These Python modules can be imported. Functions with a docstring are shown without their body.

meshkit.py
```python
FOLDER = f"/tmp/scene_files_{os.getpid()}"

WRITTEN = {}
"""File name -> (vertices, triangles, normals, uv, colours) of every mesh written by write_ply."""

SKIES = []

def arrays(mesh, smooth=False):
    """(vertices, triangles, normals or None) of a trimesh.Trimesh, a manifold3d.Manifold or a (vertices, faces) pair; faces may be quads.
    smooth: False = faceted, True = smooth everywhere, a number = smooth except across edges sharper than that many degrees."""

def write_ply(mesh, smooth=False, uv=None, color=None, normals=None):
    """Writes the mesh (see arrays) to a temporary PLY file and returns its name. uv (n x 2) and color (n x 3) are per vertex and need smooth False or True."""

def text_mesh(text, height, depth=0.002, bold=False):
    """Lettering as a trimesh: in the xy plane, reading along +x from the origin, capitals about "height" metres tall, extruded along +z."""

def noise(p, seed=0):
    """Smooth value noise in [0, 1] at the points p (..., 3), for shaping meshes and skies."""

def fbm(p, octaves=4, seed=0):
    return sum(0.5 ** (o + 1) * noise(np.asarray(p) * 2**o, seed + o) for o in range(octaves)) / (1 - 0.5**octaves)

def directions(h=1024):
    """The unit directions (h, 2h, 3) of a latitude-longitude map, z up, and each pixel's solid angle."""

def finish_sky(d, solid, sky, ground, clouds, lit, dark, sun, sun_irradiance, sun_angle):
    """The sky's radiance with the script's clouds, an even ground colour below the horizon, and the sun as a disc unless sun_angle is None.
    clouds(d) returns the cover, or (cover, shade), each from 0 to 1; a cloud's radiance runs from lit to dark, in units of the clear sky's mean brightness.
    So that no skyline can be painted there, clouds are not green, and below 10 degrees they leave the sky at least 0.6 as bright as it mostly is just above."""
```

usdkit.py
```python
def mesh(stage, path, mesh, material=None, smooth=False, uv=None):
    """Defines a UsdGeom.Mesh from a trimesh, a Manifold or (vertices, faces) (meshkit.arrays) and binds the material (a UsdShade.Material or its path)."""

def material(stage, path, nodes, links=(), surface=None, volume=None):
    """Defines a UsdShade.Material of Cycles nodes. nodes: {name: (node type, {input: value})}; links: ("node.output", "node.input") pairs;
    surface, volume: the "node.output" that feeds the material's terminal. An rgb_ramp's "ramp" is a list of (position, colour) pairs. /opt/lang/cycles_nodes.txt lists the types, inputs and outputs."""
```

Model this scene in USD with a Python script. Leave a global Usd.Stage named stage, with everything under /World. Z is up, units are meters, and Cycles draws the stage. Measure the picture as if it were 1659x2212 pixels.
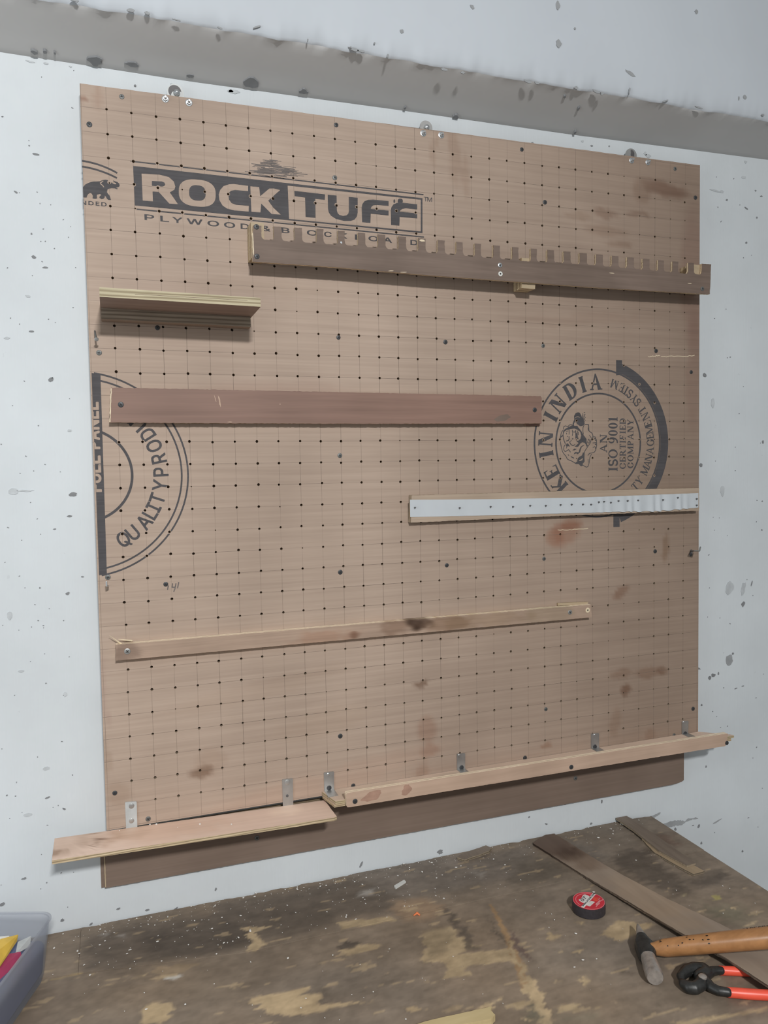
import math, random
import numpy as np, trimesh
import manifold3d as m3
import usdkit, meshkit
from meshkit import text_mesh, noise, fbm
from pxr import Usd, UsdGeom, UsdLux, Gf, Sdf, Vt
from shapely.geometry import Polygon, LineString, Point, MultiPolygon, box as sbox
from shapely.ops import unary_union
from shapely import affinity

random.seed(7)
RNG = np.random.default_rng(7)
stage = Usd.Stage.CreateInMemory()
UsdGeom.SetStageUpAxis(stage, UsdGeom.Tokens.z)
UsdGeom.SetStageMetersPerUnit(stage, 1.0)
UsdGeom.Xform.Define(stage, '/World')
UsdGeom.Scope.Define(stage, '/World/Looks')

# ---------------------------------------------------------------- camera
# Board frame: x to the right along the wall, y into the wall (0 = face of the pegboard), z up (0 = top row of holes).
# The world is the same frame lifted by LIFT, so that the floor is at 0.
LIFT = 2.16
W, H, FPX = 1659, 2212, 1670.1258
CAM = np.array([-0.0116437, -1.3523039, -0.5826805])
ROT = np.array([[0.94347202, 0.329572, 0.03525384], [-0.33100557, 0.94237568, 0.04861476], [-0.0172003, -0.05753588, 0.99819526]])  # columns: right, forward, up
EXPOSURE = 0.0
cam = UsdGeom.Camera.Define(stage, '/World/camera')
cam.CreateHorizontalApertureAttr(36.0)
cam.CreateVerticalApertureAttr(36.0 * H / W)
cam.CreateFocalLengthAttr(36.0 * FPX / W)
cam.CreateClippingRangeAttr(Gf.Vec2f(0.01, 100))
cam.CreateExposureAttr(EXPOSURE)
_r, _f, _u, _c = ROT[:, 0], ROT[:, 1], ROT[:, 2], CAM + [0, 0, LIFT]
cam.AddTransformOp().Set(Gf.Matrix4d(*_r, 0, *_u, 0, *(-_f), 0, *_c, 1))

# ---------------------------------------------------------------- light: daylight of the open front of the workshop, a long tube lamp high up, a window to the left
def rect_light(name, at, toward, w, h, intensity, color):
    at, toward = np.array(at, float), np.array(toward, float)
    z = at - toward; z /= np.linalg.norm(z)
    x = np.cross([0, 0, 1], z); x /= np.linalg.norm(x)
    y = np.cross(z, x)
    l = UsdLux.RectLight.Define(stage, '/World/' + name)
    l.CreateWidthAttr(w); l.CreateHeightAttr(h); l.CreateIntensityAttr(intensity); l.CreateColorAttr(Gf.Vec3f(*color))
    l.AddTransformOp().Set(Gf.Matrix4d(*x, 0, *y, 0, *z, 0, *(at + [0, 0, LIFT]), 1))

dome = UsdLux.DomeLight.Define(stage, '/World/daylight')
dome.CreateIntensityAttr(0.085); dome.CreateColorAttr(Gf.Vec3f(0.95, 1.0, 1.03))
rect_light('work_lamp', (0.15, -3.3, 0.85), (-3.2, -0.5, -3.2), 0.50, 0.08, 1000.0, (1.0, 1.0, 1.0))
rect_light('window_daylight', (-1.9, -1.2, -0.5), (0.3, 0, -0.7), 1.0, 1.3, 3.0, (0.92, 1.0, 1.05))

# ---------------------------------------------------------------- from the photograph's pixels to real planes
def ray(px, py):
    return ROT @ np.array([(px - W / 2) / FPX, 1, -(py - H / 2) / FPX])
def on_y(px, py, y=0.0):
    d = ray(px, py); return CAM + d * ((y - CAM[1]) / d[1])
def on_z(px, py, z):
    d = ray(px, py); return CAM + d * ((z - CAM[2]) / d[2])
def zoomed(ox, oy, k, pts):
    return [(ox + x * k, oy + y * k) for x, y in pts]
def wall_pts(pts, y=0.0):
    return [tuple(on_y(a, b, y)[[0, 2]]) for a, b in pts]
def flat_pts(pts, z):
    return [tuple(on_z(a, b, z)[:2]) for a, b in pts]

# ---------------------------------------------------------------- prims
_used, _base = {}, {}
def numbered(path):
    n = _used.get(path, -1) + 1
    _used[path] = n
    return path if n == 0 else f'{path}_{n:03d}'
def tag(p, label=None, cat=None, group=None, kind=None):
    p = p.GetPrim() if hasattr(p, 'GetPrim') else p
    for k, v in (('label', label), ('category', cat), ('group', group), ('kind', kind)):
        if v: p.SetCustomDataByKey(k, v)
    return p
def thing(name, label, cat, base=(0, 0, 0), group=None, kind=None):
    path = numbered('/World/' + name)
    x = UsdGeom.Xform.Define(stage, path)
    x.AddTranslateOp().Set(Gf.Vec3d(base[0], base[1], base[2] + LIFT))
    _base[path] = np.array(base, float)
    return tag(x, label, cat, group, kind)
def obj(name, mesh, mat, parent=None, label=None, smooth=False, stain=None, kind=None):
    """ONE Mesh prim, given in the board frame, under parent (a thing or a part) or under /World."""
    ppath = str(parent.GetPath()) if parent is not None else '/World'
    path = numbered(ppath + '/' + name)
    v, f, n = meshkit.arrays(mesh, smooth)
    top = '/'.join(path.split('/')[:3])
    if parent is None:
        _base[path] = np.array([0, 0, -LIFT]); off = np.array([0, 0, LIFT])
    else:
        off = -_base[top]
    m = UsdGeom.Mesh.Define(stage, path)
    m.CreatePointsAttr(Vt.Vec3fArray.FromNumpy((v + off).astype(np.float32)))
    m.CreateFaceVertexCountsAttr(Vt.IntArray.FromNumpy(np.full(len(f), 3, np.int32)))
    m.CreateFaceVertexIndicesAttr(Vt.IntArray.FromNumpy(f.astype(np.int32).ravel()))
    m.CreateSubdivisionSchemeAttr('none')
    if n is not None:
        m.CreateNormalsAttr(Vt.Vec3fArray.FromNumpy(n.astype(np.float32))); m.SetNormalsInterpolation('vertex')
    if stain is not None:
        UsdGeom.PrimvarsAPI(m).CreatePrimvar('stain', Sdf.ValueTypeNames.Color3fArray, 'vertex').Set(Vt.Vec3fArray.FromNumpy(np.asarray(stain, np.float32)))
    from pxr import UsdShade
    UsdShade.MaterialBindingAPI.Apply(m.GetPrim()).Bind(MAT[mat])
    p = m.GetPrim()
    if label: p.SetCustomDataByKey('label', label)
    if kind: p.SetCustomDataByKey('kind', kind)
    return p
def each(name, shape, y0, y1, mat, parent, label=None):   # every separate patch a part of its own
    for g in polys(unary_union(shape)): obj(name, slab_xz(g, y0, y1), mat, parent, label=label)
def structure(name, mesh, mat, **k):
    return tag(obj(name, mesh, mat, **k), kind='structure')

# ---------------------------------------------------------------- shapes
cat = trimesh.util.concatenate
def polys(s):
    if s.is_empty: return []
    return [g for g in getattr(s, 'geoms', [s]) if g.geom_type == 'Polygon' and g.area > 1e-9]
def extrude(s, h):
    return cat([trimesh.creation.extrude_polygon(g, h, engine='earcut') for g in polys(s)])
XZ = np.array([[1, 0, 0, 0], [0, 0, -1, 0], [0, 1, 0, 0], [0, 0, 0, 1.0]])
def slab_xz(s, y_back, y_front):                 # a shape drawn on the wall plane, from y_back towards the room
    m = extrude(s, y_back - y_front); m.apply_transform(XZ); m.apply_translation([0, y_back, 0]); return m
def slab_xy(s, z0, z1):
    m = extrude(s, z1 - z0); m.apply_translation([0, 0, z0]); return m
def bx(x0, x1, y0, y1, z0, z1):
    m = trimesh.creation.box([x1 - x0, y1 - y0, z1 - z0]); m.apply_translation([(x0 + x1) / 2, (y0 + y1) / 2, (z0 + z1) / 2]); return m
def rbx(x0, x1, y0, y1, z0, z1, r=0.001):        # a box with rounded edges
    s = m3.Manifold.sphere(r, 8)
    return m3.Manifold.batch_hull([s.translate((x, y, z)) for x in (x0 + r, x1 - r) for y in (y0 + r, y1 - r) for z in (z0 + r, z1 - r)])
def ball(p, r, n=20): return m3.Manifold.sphere(r, n).translate(tuple(map(float, p)))
def chain(pts, radii, n=20):
    out = m3.Manifold()
    for a, b, ra, rb in zip(pts[:-1], pts[1:], radii[:-1], radii[1:]):
        out += m3.Manifold.batch_hull([ball(a, ra, n), ball(b, rb, n)])
    return out
def lathe(profile, at, axis, n=28):              # profile: (radius, height) pairs; axis: direction
    m = trimesh.creation.revolve(np.array(profile, float), sections=n)
    m.apply_transform(trimesh.geometry.align_vectors([0, 0, 1], axis)); m.apply_translation(at); return m
def rough(poly, step=0.002, amp=0.0003, seed=0, freq=300.0):    # sawn, slightly ragged outline
    def ring(r):
        p = np.array(LineString(r.coords).segmentize(step).coords)[:-1]
        q = np.c_[p * freq, np.full(len(p), seed * 7.3)]
        return p + amp * 2 * np.c_[noise(q, 3) - .5, noise(q + 17.7, 5) - .5]
    g = Polygon(ring(poly.exterior), [ring(i) for i in poly.interiors])
    return g if g.is_valid else g.buffer(0)
def blob(cx, cy, rx, ry, ang=0, seed=0, n=26, amp=0.35):
    t = np.linspace(0, 2 * np.pi, n, endpoint=False)
    k = 1 + amp * 2 * (noise(np.c_[np.cos(t) * 1.7 + seed * 3.1, np.sin(t) * 1.7, np.full(n, seed * 1.3)], 2) - .5) + amp * .8 * (noise(np.c_[np.cos(t) * 5 + seed, np.sin(t) * 5, np.full(n, seed * 2.3)], 4) - .5)
    p = Polygon(np.c_[rx * k * np.cos(t), ry * k * np.sin(t)])
    return affinity.translate(affinity.rotate(p, ang, origin=(0, 0)), cx, cy)

# ---------------------------------------------------------------- materials
MAT = {}
def mat(name, nodes, links, surface='p.BSDF'):
    MAT[name] = usdkit.material(stage, '/World/Looks/' + name, nodes, links, surface=surface)
def plain(name, color, rough=0.5, metal=0.0, bump=0.0, vary=0.12, scale=60.0, spec=0.5):
    c = np.array(color)
    mat(name, {'g': ('geometry', {}), 'n': ('noise_texture', {'scale': scale, 'detail': 4.0}),
               'r': ('rgb_ramp', {'ramp': [(0.25, tuple(c * (1 - vary))), (0.75, tuple(np.minimum(c * (1 + vary), 1)))]}),
               'b': ('bump', {'strength': bump, 'distance': 0.0006}), 'p': ('principled_bsdf', {'roughness': rough, 'metallic': metal, 'specular_ior_level': spec})},
        [('g.position', 'n.vector'), ('n.fac', 'r.fac'), ('r.color', 'p.base_color'), ('n.fac', 'b.height'), ('b.normal', 'p.normal')])
def wood(name, light, dark, grain=(3.0, 60.0, 160.0), blotch=5.0, rough=0.62, edge=None, edge2=None, axis='y', layer=0.0028, stain=False, lines=False, rot=(0, 0, 0), bump=0.25, spec=0.3):
    """Veneer with grain along x; faces not square to axis show the plies. stain: multiplied by the mesh's stain colours. lines: pencil grid of the pegboard."""
    L, D = np.array(light, float), np.array(dark, float)
    N = {'g': ('geometry', {}), 'm': ('mapping', {'scale': grain, 'rotation': rot}), 'n': ('noise_texture', {'scale': 1.0, 'detail': 5.0, 'roughness': 0.6, 'distortion': 0.4}),
         'nb': ('noise_texture', {'scale': blotch, 'detail': 3.0, 'roughness': 0.55}),
         'r': ('rgb_ramp', {'ramp': [(0.28, tuple(D)), (0.5, tuple((L + D) / 2)), (0.72, tuple(L))]}),
         'rb': ('rgb_ramp', {'ramp': [(0.3, (0.86, 0.85, 0.84)), (0.7, (1.08, 1.08, 1.08))]}),
         'mx': ('mix_color', {'blend_type': 'multiply', 'fac': 1.0}),
         'b': ('bump', {'strength': bump, 'distance': 0.0004}), 'p': ('principled_bsdf', {'roughness': rough, 'specular_ior_level': spec})}
    K = [('g.position', 'm.vector'), ('m.vector', 'n.vector'), ('g.position', 'nb.vector'), ('n.fac', 'r.fac'), ('nb.fac', 'rb.fac'), ('r.color', 'mx.a'), ('rb.color', 'mx.b'), ('n.fac', 'b.height'), ('b.normal', 'p.normal')]
    out = 'mx.result'
    if edge is not None:
        E1, E2 = np.array(edge, float), np.array(edge2 if edge2 is not None else np.array(edge) * 0.7, float)
        N.update({'sn': ('separate_xyz', {}), 'ab': ('math', {'math_type': 'absolute'}), 'gt': ('math', {'math_type': 'greater_than', 'value2': 0.7}),
                  'sp': ('separate_xyz', {}), 'nw': ('noise_texture', {'scale': 14.0, 'detail': 3.0}), 'wob': ('math', {'math_type': 'multiply_add', 'value2': 0.0022}),
                  'dv': ('math', {'math_type': 'divide', 'value2': layer}), 'fr': ('math', {'math_type': 'pingpong', 'value2': 1.0}),
                  're': ('rgb_ramp', {'ramp': [(0.1, tuple(E2 * 0.75)), (0.35, tuple(E2)), (0.55, tuple(E1)), (0.9, tuple(E1 * 1.08))]}),
                  'nf': ('noise_texture', {'scale': 1.0, 'detail': 4.0}), 'mf': ('mapping', {'scale': (18.0, 500.0, 500.0)}), 'rf': ('rgb_ramp', {'ramp': [(0.3, (0.75, 0.73, 0.7)), (0.65, (1.05, 1.05, 1.05))]}),
                  'me': ('mix_color', {'blend_type': 'multiply', 'fac': 1.0}), 'sw': ('mix_color', {'blend_type': 'mix'})})
        K += [('g.true_normal', 'sn.vector'), (f'sn.{axis}', 'ab.value1'), ('ab.value', 'gt.value1'), ('g.position', 'sp.vector'), ('g.position', 'nw.vector'), ('nw.fac', 'wob.value1'), (f'sp.{axis}', 'wob.value3'),
              ('wob.value', 'dv.value1'), ('dv.value', 'fr.value1'), ('fr.value', 're.fac'), ('g.position', 'mf.vector'), ('mf.vector', 'nf.vector'), ('nf.fac', 'rf.fac'), ('re.color', 'me.a'), ('rf.color', 'me.b'),
              ('gt.value', 'sw.fac'), ('me.result', 'sw.a'), (out, 'sw.b')]
        out = 'sw.result'
    if stain:
        N.update({'at': ('attribute', {'attribute': 'stain'}), 'ms': ('mix_color', {'blend_type': 'multiply', 'fac': 1.0})})
        K += [(out, 'ms.a'), ('at.color', 'ms.b')]; out = 'ms.result'
    if lines:
        d = 0.0381
        N.update({'ls': ('separate_xyz', {}), 'ln': ('noise_texture', {'scale': 5.0, 'detail': 4.0, 'roughness': 0.65}), 'lr': ('map_range', {'from_min': 0.38, 'from_max': 0.62, 'to_min': 0.2, 'to_max': 0.75, 'clamp': True}), 'lm': ('mix_color', {'blend_type': 'mix', 'b': tuple(D * 0.42)})})
        K += [('g.position', 'ls.vector'), ('g.position', 'ln.vector'), ('ln.fac', 'lr.value')]
        for a, off in (('x', 0.0), ('z', -LIFT)):
            N.update({a + '1': ('math', {'math_type': 'add', 'value2': off + 40 * d + d / 2}), a + '2': ('math', {'math_type': 'divide', 'value2': d}), a + '3': ('math', {'math_type': 'fraction'}),
                      a + '4': ('math', {'math_type': 'subtract', 'value2': 0.5}), a + '5': ('math', {'math_type': 'absolute'}), a + '6': ('math', {'math_type': 'less_than', 'value2': 0.011})})
            K += [(f'ls.{a}', f'{a}1.value1'), (f'{a}1.value', f'{a}2.value1'), (f'{a}2.value', f'{a}3.value1'), (f'{a}3.value', f'{a}4.value1'), (f'{a}4.value', f'{a}5.value1'), (f'{a}5.value', f'{a}6.value1')]
        N.update({'lmax': ('math', {'math_type': 'maximum'}), 'lmul': ('math', {'math_type': 'multiply'})})
        K += [('x6.value', 'lmax.value1'), ('z6.value', 'lmax.value2'), ('lmax.value', 'lmul.value1'), ('lr.result', 'lmul.value2'), ('lmul.value', 'lm.fac'), (out, 'lm.a')]
        out = 'lm.result'
    mat(name, N, K + [(out, 'p.base_color')])

def painted_wall(name, base, grime, amount=0.5, vertical=True):
    b, g = np.array(base), np.array(grime)
    mat(name, {'g': ('geometry', {}), 'n1': ('noise_texture', {'scale': 2.2, 'detail': 6.0, 'roughness': 0.62}), 'r1': ('rgb_ramp', {'ramp': [(0.36, tuple(b * (1 - .12 * amount))), (0.6, tuple(b))]}),
               'm2': ('mapping', {'scale': (260.0, 260.0, 9.0) if vertical else (60.0, 60.0, 60.0)}), 'n2': ('noise_texture', {'scale': 1.0, 'detail': 3.0}),
               'n3': ('noise_texture', {'scale': 38.0, 'detail': 5.0, 'roughness': 0.7}), 'r3': ('rgb_ramp', {'ramp': [(0.70 if vertical else .76, (0, 0, 0)), (0.78 if vertical else .86, (0.5, 0.5, 0.5))]}),
               'n4': ('noise_texture', {'scale': 9.0, 'detail': 4.0}), 'ad': ('mix_float', {'fac': 0.55}),
               'mg': ('mix_color', {'blend_type': 'mix', 'b': tuple(g)}),
               'bm': ('bump', {'strength': 0.35 if vertical else 0.12, 'distance': 0.0012}), 'p': ('principled_bsdf', {'roughness': 0.6, 'specular_ior_level': 0.25})},
        [('g.position', 'n1.vector'), ('n1.fac', 'r1.fac'), ('g.position', 'm2.vector'), ('m2.vector', 'n2.vector'), ('g.position', 'n3.vector'), ('n3.fac', 'r3.fac'), ('g.position', 'n4.vector'),
         ('n2.fac', 'ad.a'), ('n4.fac', 'ad.b'), ('r1.color', 'mg.a'), ('r3.color', 'mg.fac'), ('mg.result', 'p.base_color'), ('ad.value', 'bm.height'), ('bm.normal', 'p.normal')])
# (mix_float's output is named result; fixed below)
_pw = painted_wall
def painted_wall(name, base, grime, amount=0.5, vertical=True):
    global mat
    keep = mat
    def patched(nm, nodes, links, surface='p.BSDF'):
        keep(nm, nodes, [(a.replace('ad.value', 'ad.result'), b) for a, b in links], surface)
    mat = patched; _pw(name, base, grime, amount, vertical); mat = keep

painted_wall('white_paint', (0.655, 0.69, 0.705), (0.38, 0.40, 0.41), 0.8)
painted_wall('beam_paint', (0.575, 0.61, 0.645), (0.5, 0.5, 0.5), 0.5, False)
painted_wall('soffit_cement', (0.57, 0.565, 0.555), (0.50, 0.49, 0.48), 0.45, False)
plain('chip_dark', (0.22, 0.225, 0.23), 0.8)
plain('chip_grey', (0.33, 0.34, 0.345), 0.8)
plain('chip_pale', (0.50, 0.525, 0.535), 0.8)
plain('concrete', (0.30, 0.29, 0.28), 0.8)
wood('peg_wood', (0.475, 0.365, 0.288), (0.39, 0.293, 0.229), (2.6, 60, 120), blotch=3.0, stain=True, lines=True, edge=(0.46, 0.36, 0.26), axis='y')
wood('print_ink', (0.092, 0.086, 0.089), (0.066, 0.062, 0.065), (4, 80, 260), blotch=30.0, rough=0.7)
wood('smear_ink', (0.20, 0.17, 0.155), (0.12, 0.105, 0.10), (8, 80, 400), blotch=40.0, rough=0.7)
wood('low_panel', (0.232, 0.170, 0.134), (0.193, 0.140, 0.108), (3, 60, 120), edge=(0.45, 0.34, 0.22), axis='y')
wood('notch_wood', (0.212, 0.155, 0.124), (0.155, 0.112, 0.088), (5, 60, 120), blotch=9.0, edge=(0.85, 0.70, 0.48), edge2=(0.42, 0.30, 0.2), axis='y', layer=0.0024)
wood('spacer_wood', (0.5, 0.4, 0.27), (0.42, 0.33, 0.22), (20, 60, 120), edge=(0.62, 0.50, 0.32), edge2=(0.5, 0.38, 0.24), axis='y', layer=0.006)
wood('red_wood', (0.285, 0.175, 0.135), (0.215, 0.13, 0.10), (3, 60, 90), blotch=4.0, edge=(0.5, 0.36, 0.25), axis='y', rough=0.5)
wood('pale_strip', (0.47, 0.37, 0.28), (0.37, 0.28, 0.21), (3, 60, 150), edge=(0.5, 0.4, 0.29), axis='y')
wood('plain_strip', (0.45, 0.325, 0.245), (0.33, 0.235, 0.175), (4, 60, 120), blotch=8.0, edge=(1.0, 0.86, 0.66), edge2=(.9, .74, .55), axis='y', stain=True)
wood('block_wood', (0.34, 0.24, 0.19), (0.26, 0.18, 0.145), (4, 60, 60), edge=(0.52, 0.46, 0.31), edge2=(0.40, 0.33, 0.205), axis='z', layer=0.0032)
wood('block_wood_dull', (0.36, 0.27, 0.21), (0.28, 0.2, 0.15), (4, 60, 60), edge=(0.34, 0.275, 0.21), edge2=(0.27, 0.21, 0.155), axis='z', layer=0.0032)
wood('shelf_wood', (0.82, 0.62, 0.50), (0.74, 0.55, 0.44), (3, 90, 60), edge=(0.60, 0.48, 0.31), edge2=(0.42, 0.32, 0.2), axis='z', layer=0.002, stain=True)
wood('lip_wood', (0.56, 0.40, 0.30), (0.46, 0.325, 0.24), (3, 60, 120), blotch=7.0, edge=(0.9, 0.75, 0.57), edge2=(.86, .71, .53), axis='y')
wood('bench_wood', (1.05, 1.05, 1.05), (0.88, 0.88, 0.88), (9, 50, 60), blotch=14.0, rough=0.6, stain=True, bump=0.6)
wood('bench_frame', (0.3, 0.22, 0.16), (0.22, 0.16, 0.11), (5, 40, 40))
wood('loose_plank', (0.36, 0.285, 0.22), (0.29, 0.225, 0.172), (40, 3, 60), edge=(0.16, 0.12, 0.09), axis='z', stain=True)
wood('old_strip', (0.245, 0.195, 0.15), (0.175, 0.135, 0.105), (70, 5, 60), edge=(0.3, 0.24, 0.17), axis='z')
wood('old_strip_tan', (0.44, 0.33, 0.21), (0.33, 0.25, 0.165), (70, 5, 60), edge=(0.3, 0.24, 0.17), axis='z')
wood('fresh_offcut', (0.62, 0.50, 0.28), (0.5, 0.39, 0.2), (5, 40, 60))
wood('hammer_wood', (0.46, 0.225, 0.090), (0.33, 0.155, 0.058), (8, 90, 60), blotch=35.0, rough=0.32, spec=0.5)
wood('lip_stain', (0.44, 0.27, 0.20), (0.36, 0.22, 0.16), (3, 60, 120), blotch=60.0)
plain('screw_black', (0.055, 0.058, 0.062), 0.45, 0.3)
plain('screw_grey', (0.16, 0.165, 0.16), 0.5, 0.5)
plain('zinc', (0.62, 0.64, 0.65), 0.33, 0.9, vary=0.1)
plain('zinc_dull', (0.44, 0.435, 0.42), 0.42, 0.75, vary=0.2, scale=40)
plain('plate_pale', (0.50, 0.515, 0.505), 0.5, 0.1)
plain('rust_dark', (0.12, 0.115, 0.115), 0.6, 0.4)
plain('hole_dark', (0.03, 0.028, 0.026), 0.9)
plain('paper', (0.53, 0.56, 0.58), 0.7, vary=0.03, scale=30)
plain('paper_warm', (0.68, 0.68, 0.64), 0.7, vary=0.04, scale=30)
plain('steel_black', (0.045, 0.045, 0.043), 0.42, 0.5, bump=0.4, vary=0.35, scale=120)
plain('steel_worn', (0.40, 0.36, 0.325), 0.40, 0.55, bump=0.3, vary=0.3, scale=90)
plain('red_grip', (0.85, 0.10, 0.055), 0.38, vary=0.06)
plain('tape_black', (0.035, 0.030, 0.034), 0.45, vary=0.2, scale=200)
plain('tape_red', (0.60, 0.035, 0.055), 0.35, vary=0.08)
plain('tape_pink', (0.74, 0.30, 0.31), 0.4)
plain('tape_orange', (0.66, 0.10, 0.05), 0.4)
plain('tape_white', (0.72, 0.70, 0.66), 0.4)
plain('tape_ink', (0.05, 0.05, 0.055), 0.5)
plain('yellow_card', (0.72, 0.47, 0.075), 0.5, vary=0.15, scale=50)
plain('magenta_card', (0.40, 0.05, 0.12), 0.45)
plain('blue_cloth', (0.12, 0.14, 0.235), 0.8, vary=0.25, scale=20)
plain('orange_bit', (0.75, 0.2, 0.07), 0.5)
plain('crumb', (0.70, 0.68, 0.64), 0.8, vary=0.15)
plain('splinter_wood', (0.72, 0.60, 0.42), 0.6)
mat('tub_plastic', {'t': ('transparent_bsdf', {'color': (0.90, 0.91, 0.94)}), 'p': ('principled_bsdf', {'base_color': (0.80, 0.81, 0.83), 'roughness': 0.35}), 'tr': ('translucent_bsdf', {'color': (0.6, 0.62, 0.65)}),
                    'm1': ('mix_closure', {'fac': 0.6}), 'm2': ('mix_closure', {'fac': 0.27})},
    [('p.BSDF', 'm1.closure1'), ('tr.BSDF', 'm1.closure2'), ('t.BSDF', 'm2.closure1'), ('m1.closure', 'm2.closure2')], surface='m2.closure')

# ---------------------------------------------------------------- the setting
WALL = 0.03                                       # y of the wall's face
ZB = -1.358                                       # top of the workbench
FLOOR = -LIFT
structure('floor', bx(-4, 5, -6, 0.25, FLOOR - 0.1, FLOOR), 'concrete')
def wall_surface():
    xs, zs = np.arange(-1.2, 2.6001, 0.02), np.arange(-1.7, 0.1201, 0.02)
    gx, gz = np.meshgrid(xs, zs)
    p = np.stack([gx, np.zeros_like(gx), gz], -1)
    y = WALL + 0.0012 * fbm(p * [3.5, 1, 3.5] + 3, 3)
    v = np.stack([gx, y, gz], -1).reshape(-1, 3)
    nx, nz = len(xs), len(zs)
    q = (np.arange(nz - 1)[:, None] * nx + np.arange(nx - 1)).ravel()
    return v, np.c_[q, q + 1, q + nx + 1, q + nx]
wv, wf = wall_surface()
tri = lambda f: np.vstack([f[:, [0, 1, 2]], f[:, [0, 2, 3]]])
back = cat([trimesh.Trimesh(wv, tri(wf), process=False), bx(-4, 5, WALL + 0.006, 0.25, FLOOR, 2.4)])
wall = structure('wall_back', back, 'white_paint')

# the concrete beam over the board: soffit, ragged front edge, plastered face
EDGE = [(-40, -22), (160, 10), (300, 36), (580, 80), (830, 122), (1055, 164), (1380, 219), (1659, 261), (1760, 279)]        # the beam's front edge as seen
def beam():
    xs = np.arange(-1.5, 3.2, 0.006)
    zj = np.interp(xs, [-1.5, -.155, .14, .487, .88, 1.395, 3.2], [.087, .0808, .078, .0805, .0817, .089, .10])       # where the sloped underside meets the wall
    e = np.array([on_y(*p, -.058) for p in EDGE]); zf = np.polyval(np.polyfit(e[:, 0], e[:, 2], 2), np.clip(xs, -.3, 1.7))
    n1 = fbm(np.c_[xs * 9, xs * 0, xs * 0 + 1], 4); n2 = fbm(np.c_[xs * 26, xs * 0, xs * 0 + 5], 3); n3 = fbm(np.c_[xs * 70, xs * 0, xs * 0 + 9], 3)
    ye = -.058 + .008 * (n1 - .5) + .005 * (n2 - .5) + .004 * (n3 - .5); ze = zf + .006 * (n2 - .5) + .004 * (n3 - .5)
    rows = [(np.full_like(xs, WALL + .01), zj - .001), (np.full_like(xs, WALL), zj), (np.full_like(xs, WALL - .010), zj + .004)]
    for t in (.25, .45, .65, .8, .93): rows.append((np.full_like(xs, WALL + (-.058 - WALL) * t), zj + (zf - zj) * t + .0010 * (fbm(np.c_[xs * 5, xs * 0 + t * 3, xs * 0], 3) - .5)))
    rows += [(ye, ze), (ye - .003 - .003 * n3, ze + .003), (np.full_like(xs, -.066) + .004 * (n2 - .5), ze + .012 + .006 * n3), (np.full_like(xs, -.068) + .002 * (n1 - .5), ze + .03)]
    for h in (.06, .1, .15, .2, .3, .5, .9): rows.append((-.068 + .003 * (fbm(np.c_[xs * 4, xs * 0 + h * 12, xs * 0], 3) - .5), zf + h))
    rows.append((np.full_like(xs, WALL + .01), zf + .9))
    v = np.concatenate([np.c_[xs, y, z] for y, z in rows]); n = len(xs)
    f = np.concatenate([np.c_[i, i + 1, i + n + 1, i + n] for r in range(len(rows) - 1) for i in [r * n + np.arange(n - 1)]])
    k = 8
    cut = f[:, 0] // n < k
    return v, f[cut], f[~cut]
bv, b_under, b_face = beam()
beam_x = thing('beam', None, None, kind='structure')
def sub(v, f):
    u, i = np.unique(f, return_inverse=True); return trimesh.Trimesh(v[u], tri(i.reshape(f.shape)), process=False)
obj('soffit', sub(bv, b_under), 'soffit_cement', beam_x, smooth=True)
obj('plaster_face', sub(bv, b_face), 'beam_paint', beam_x, smooth=True)

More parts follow.
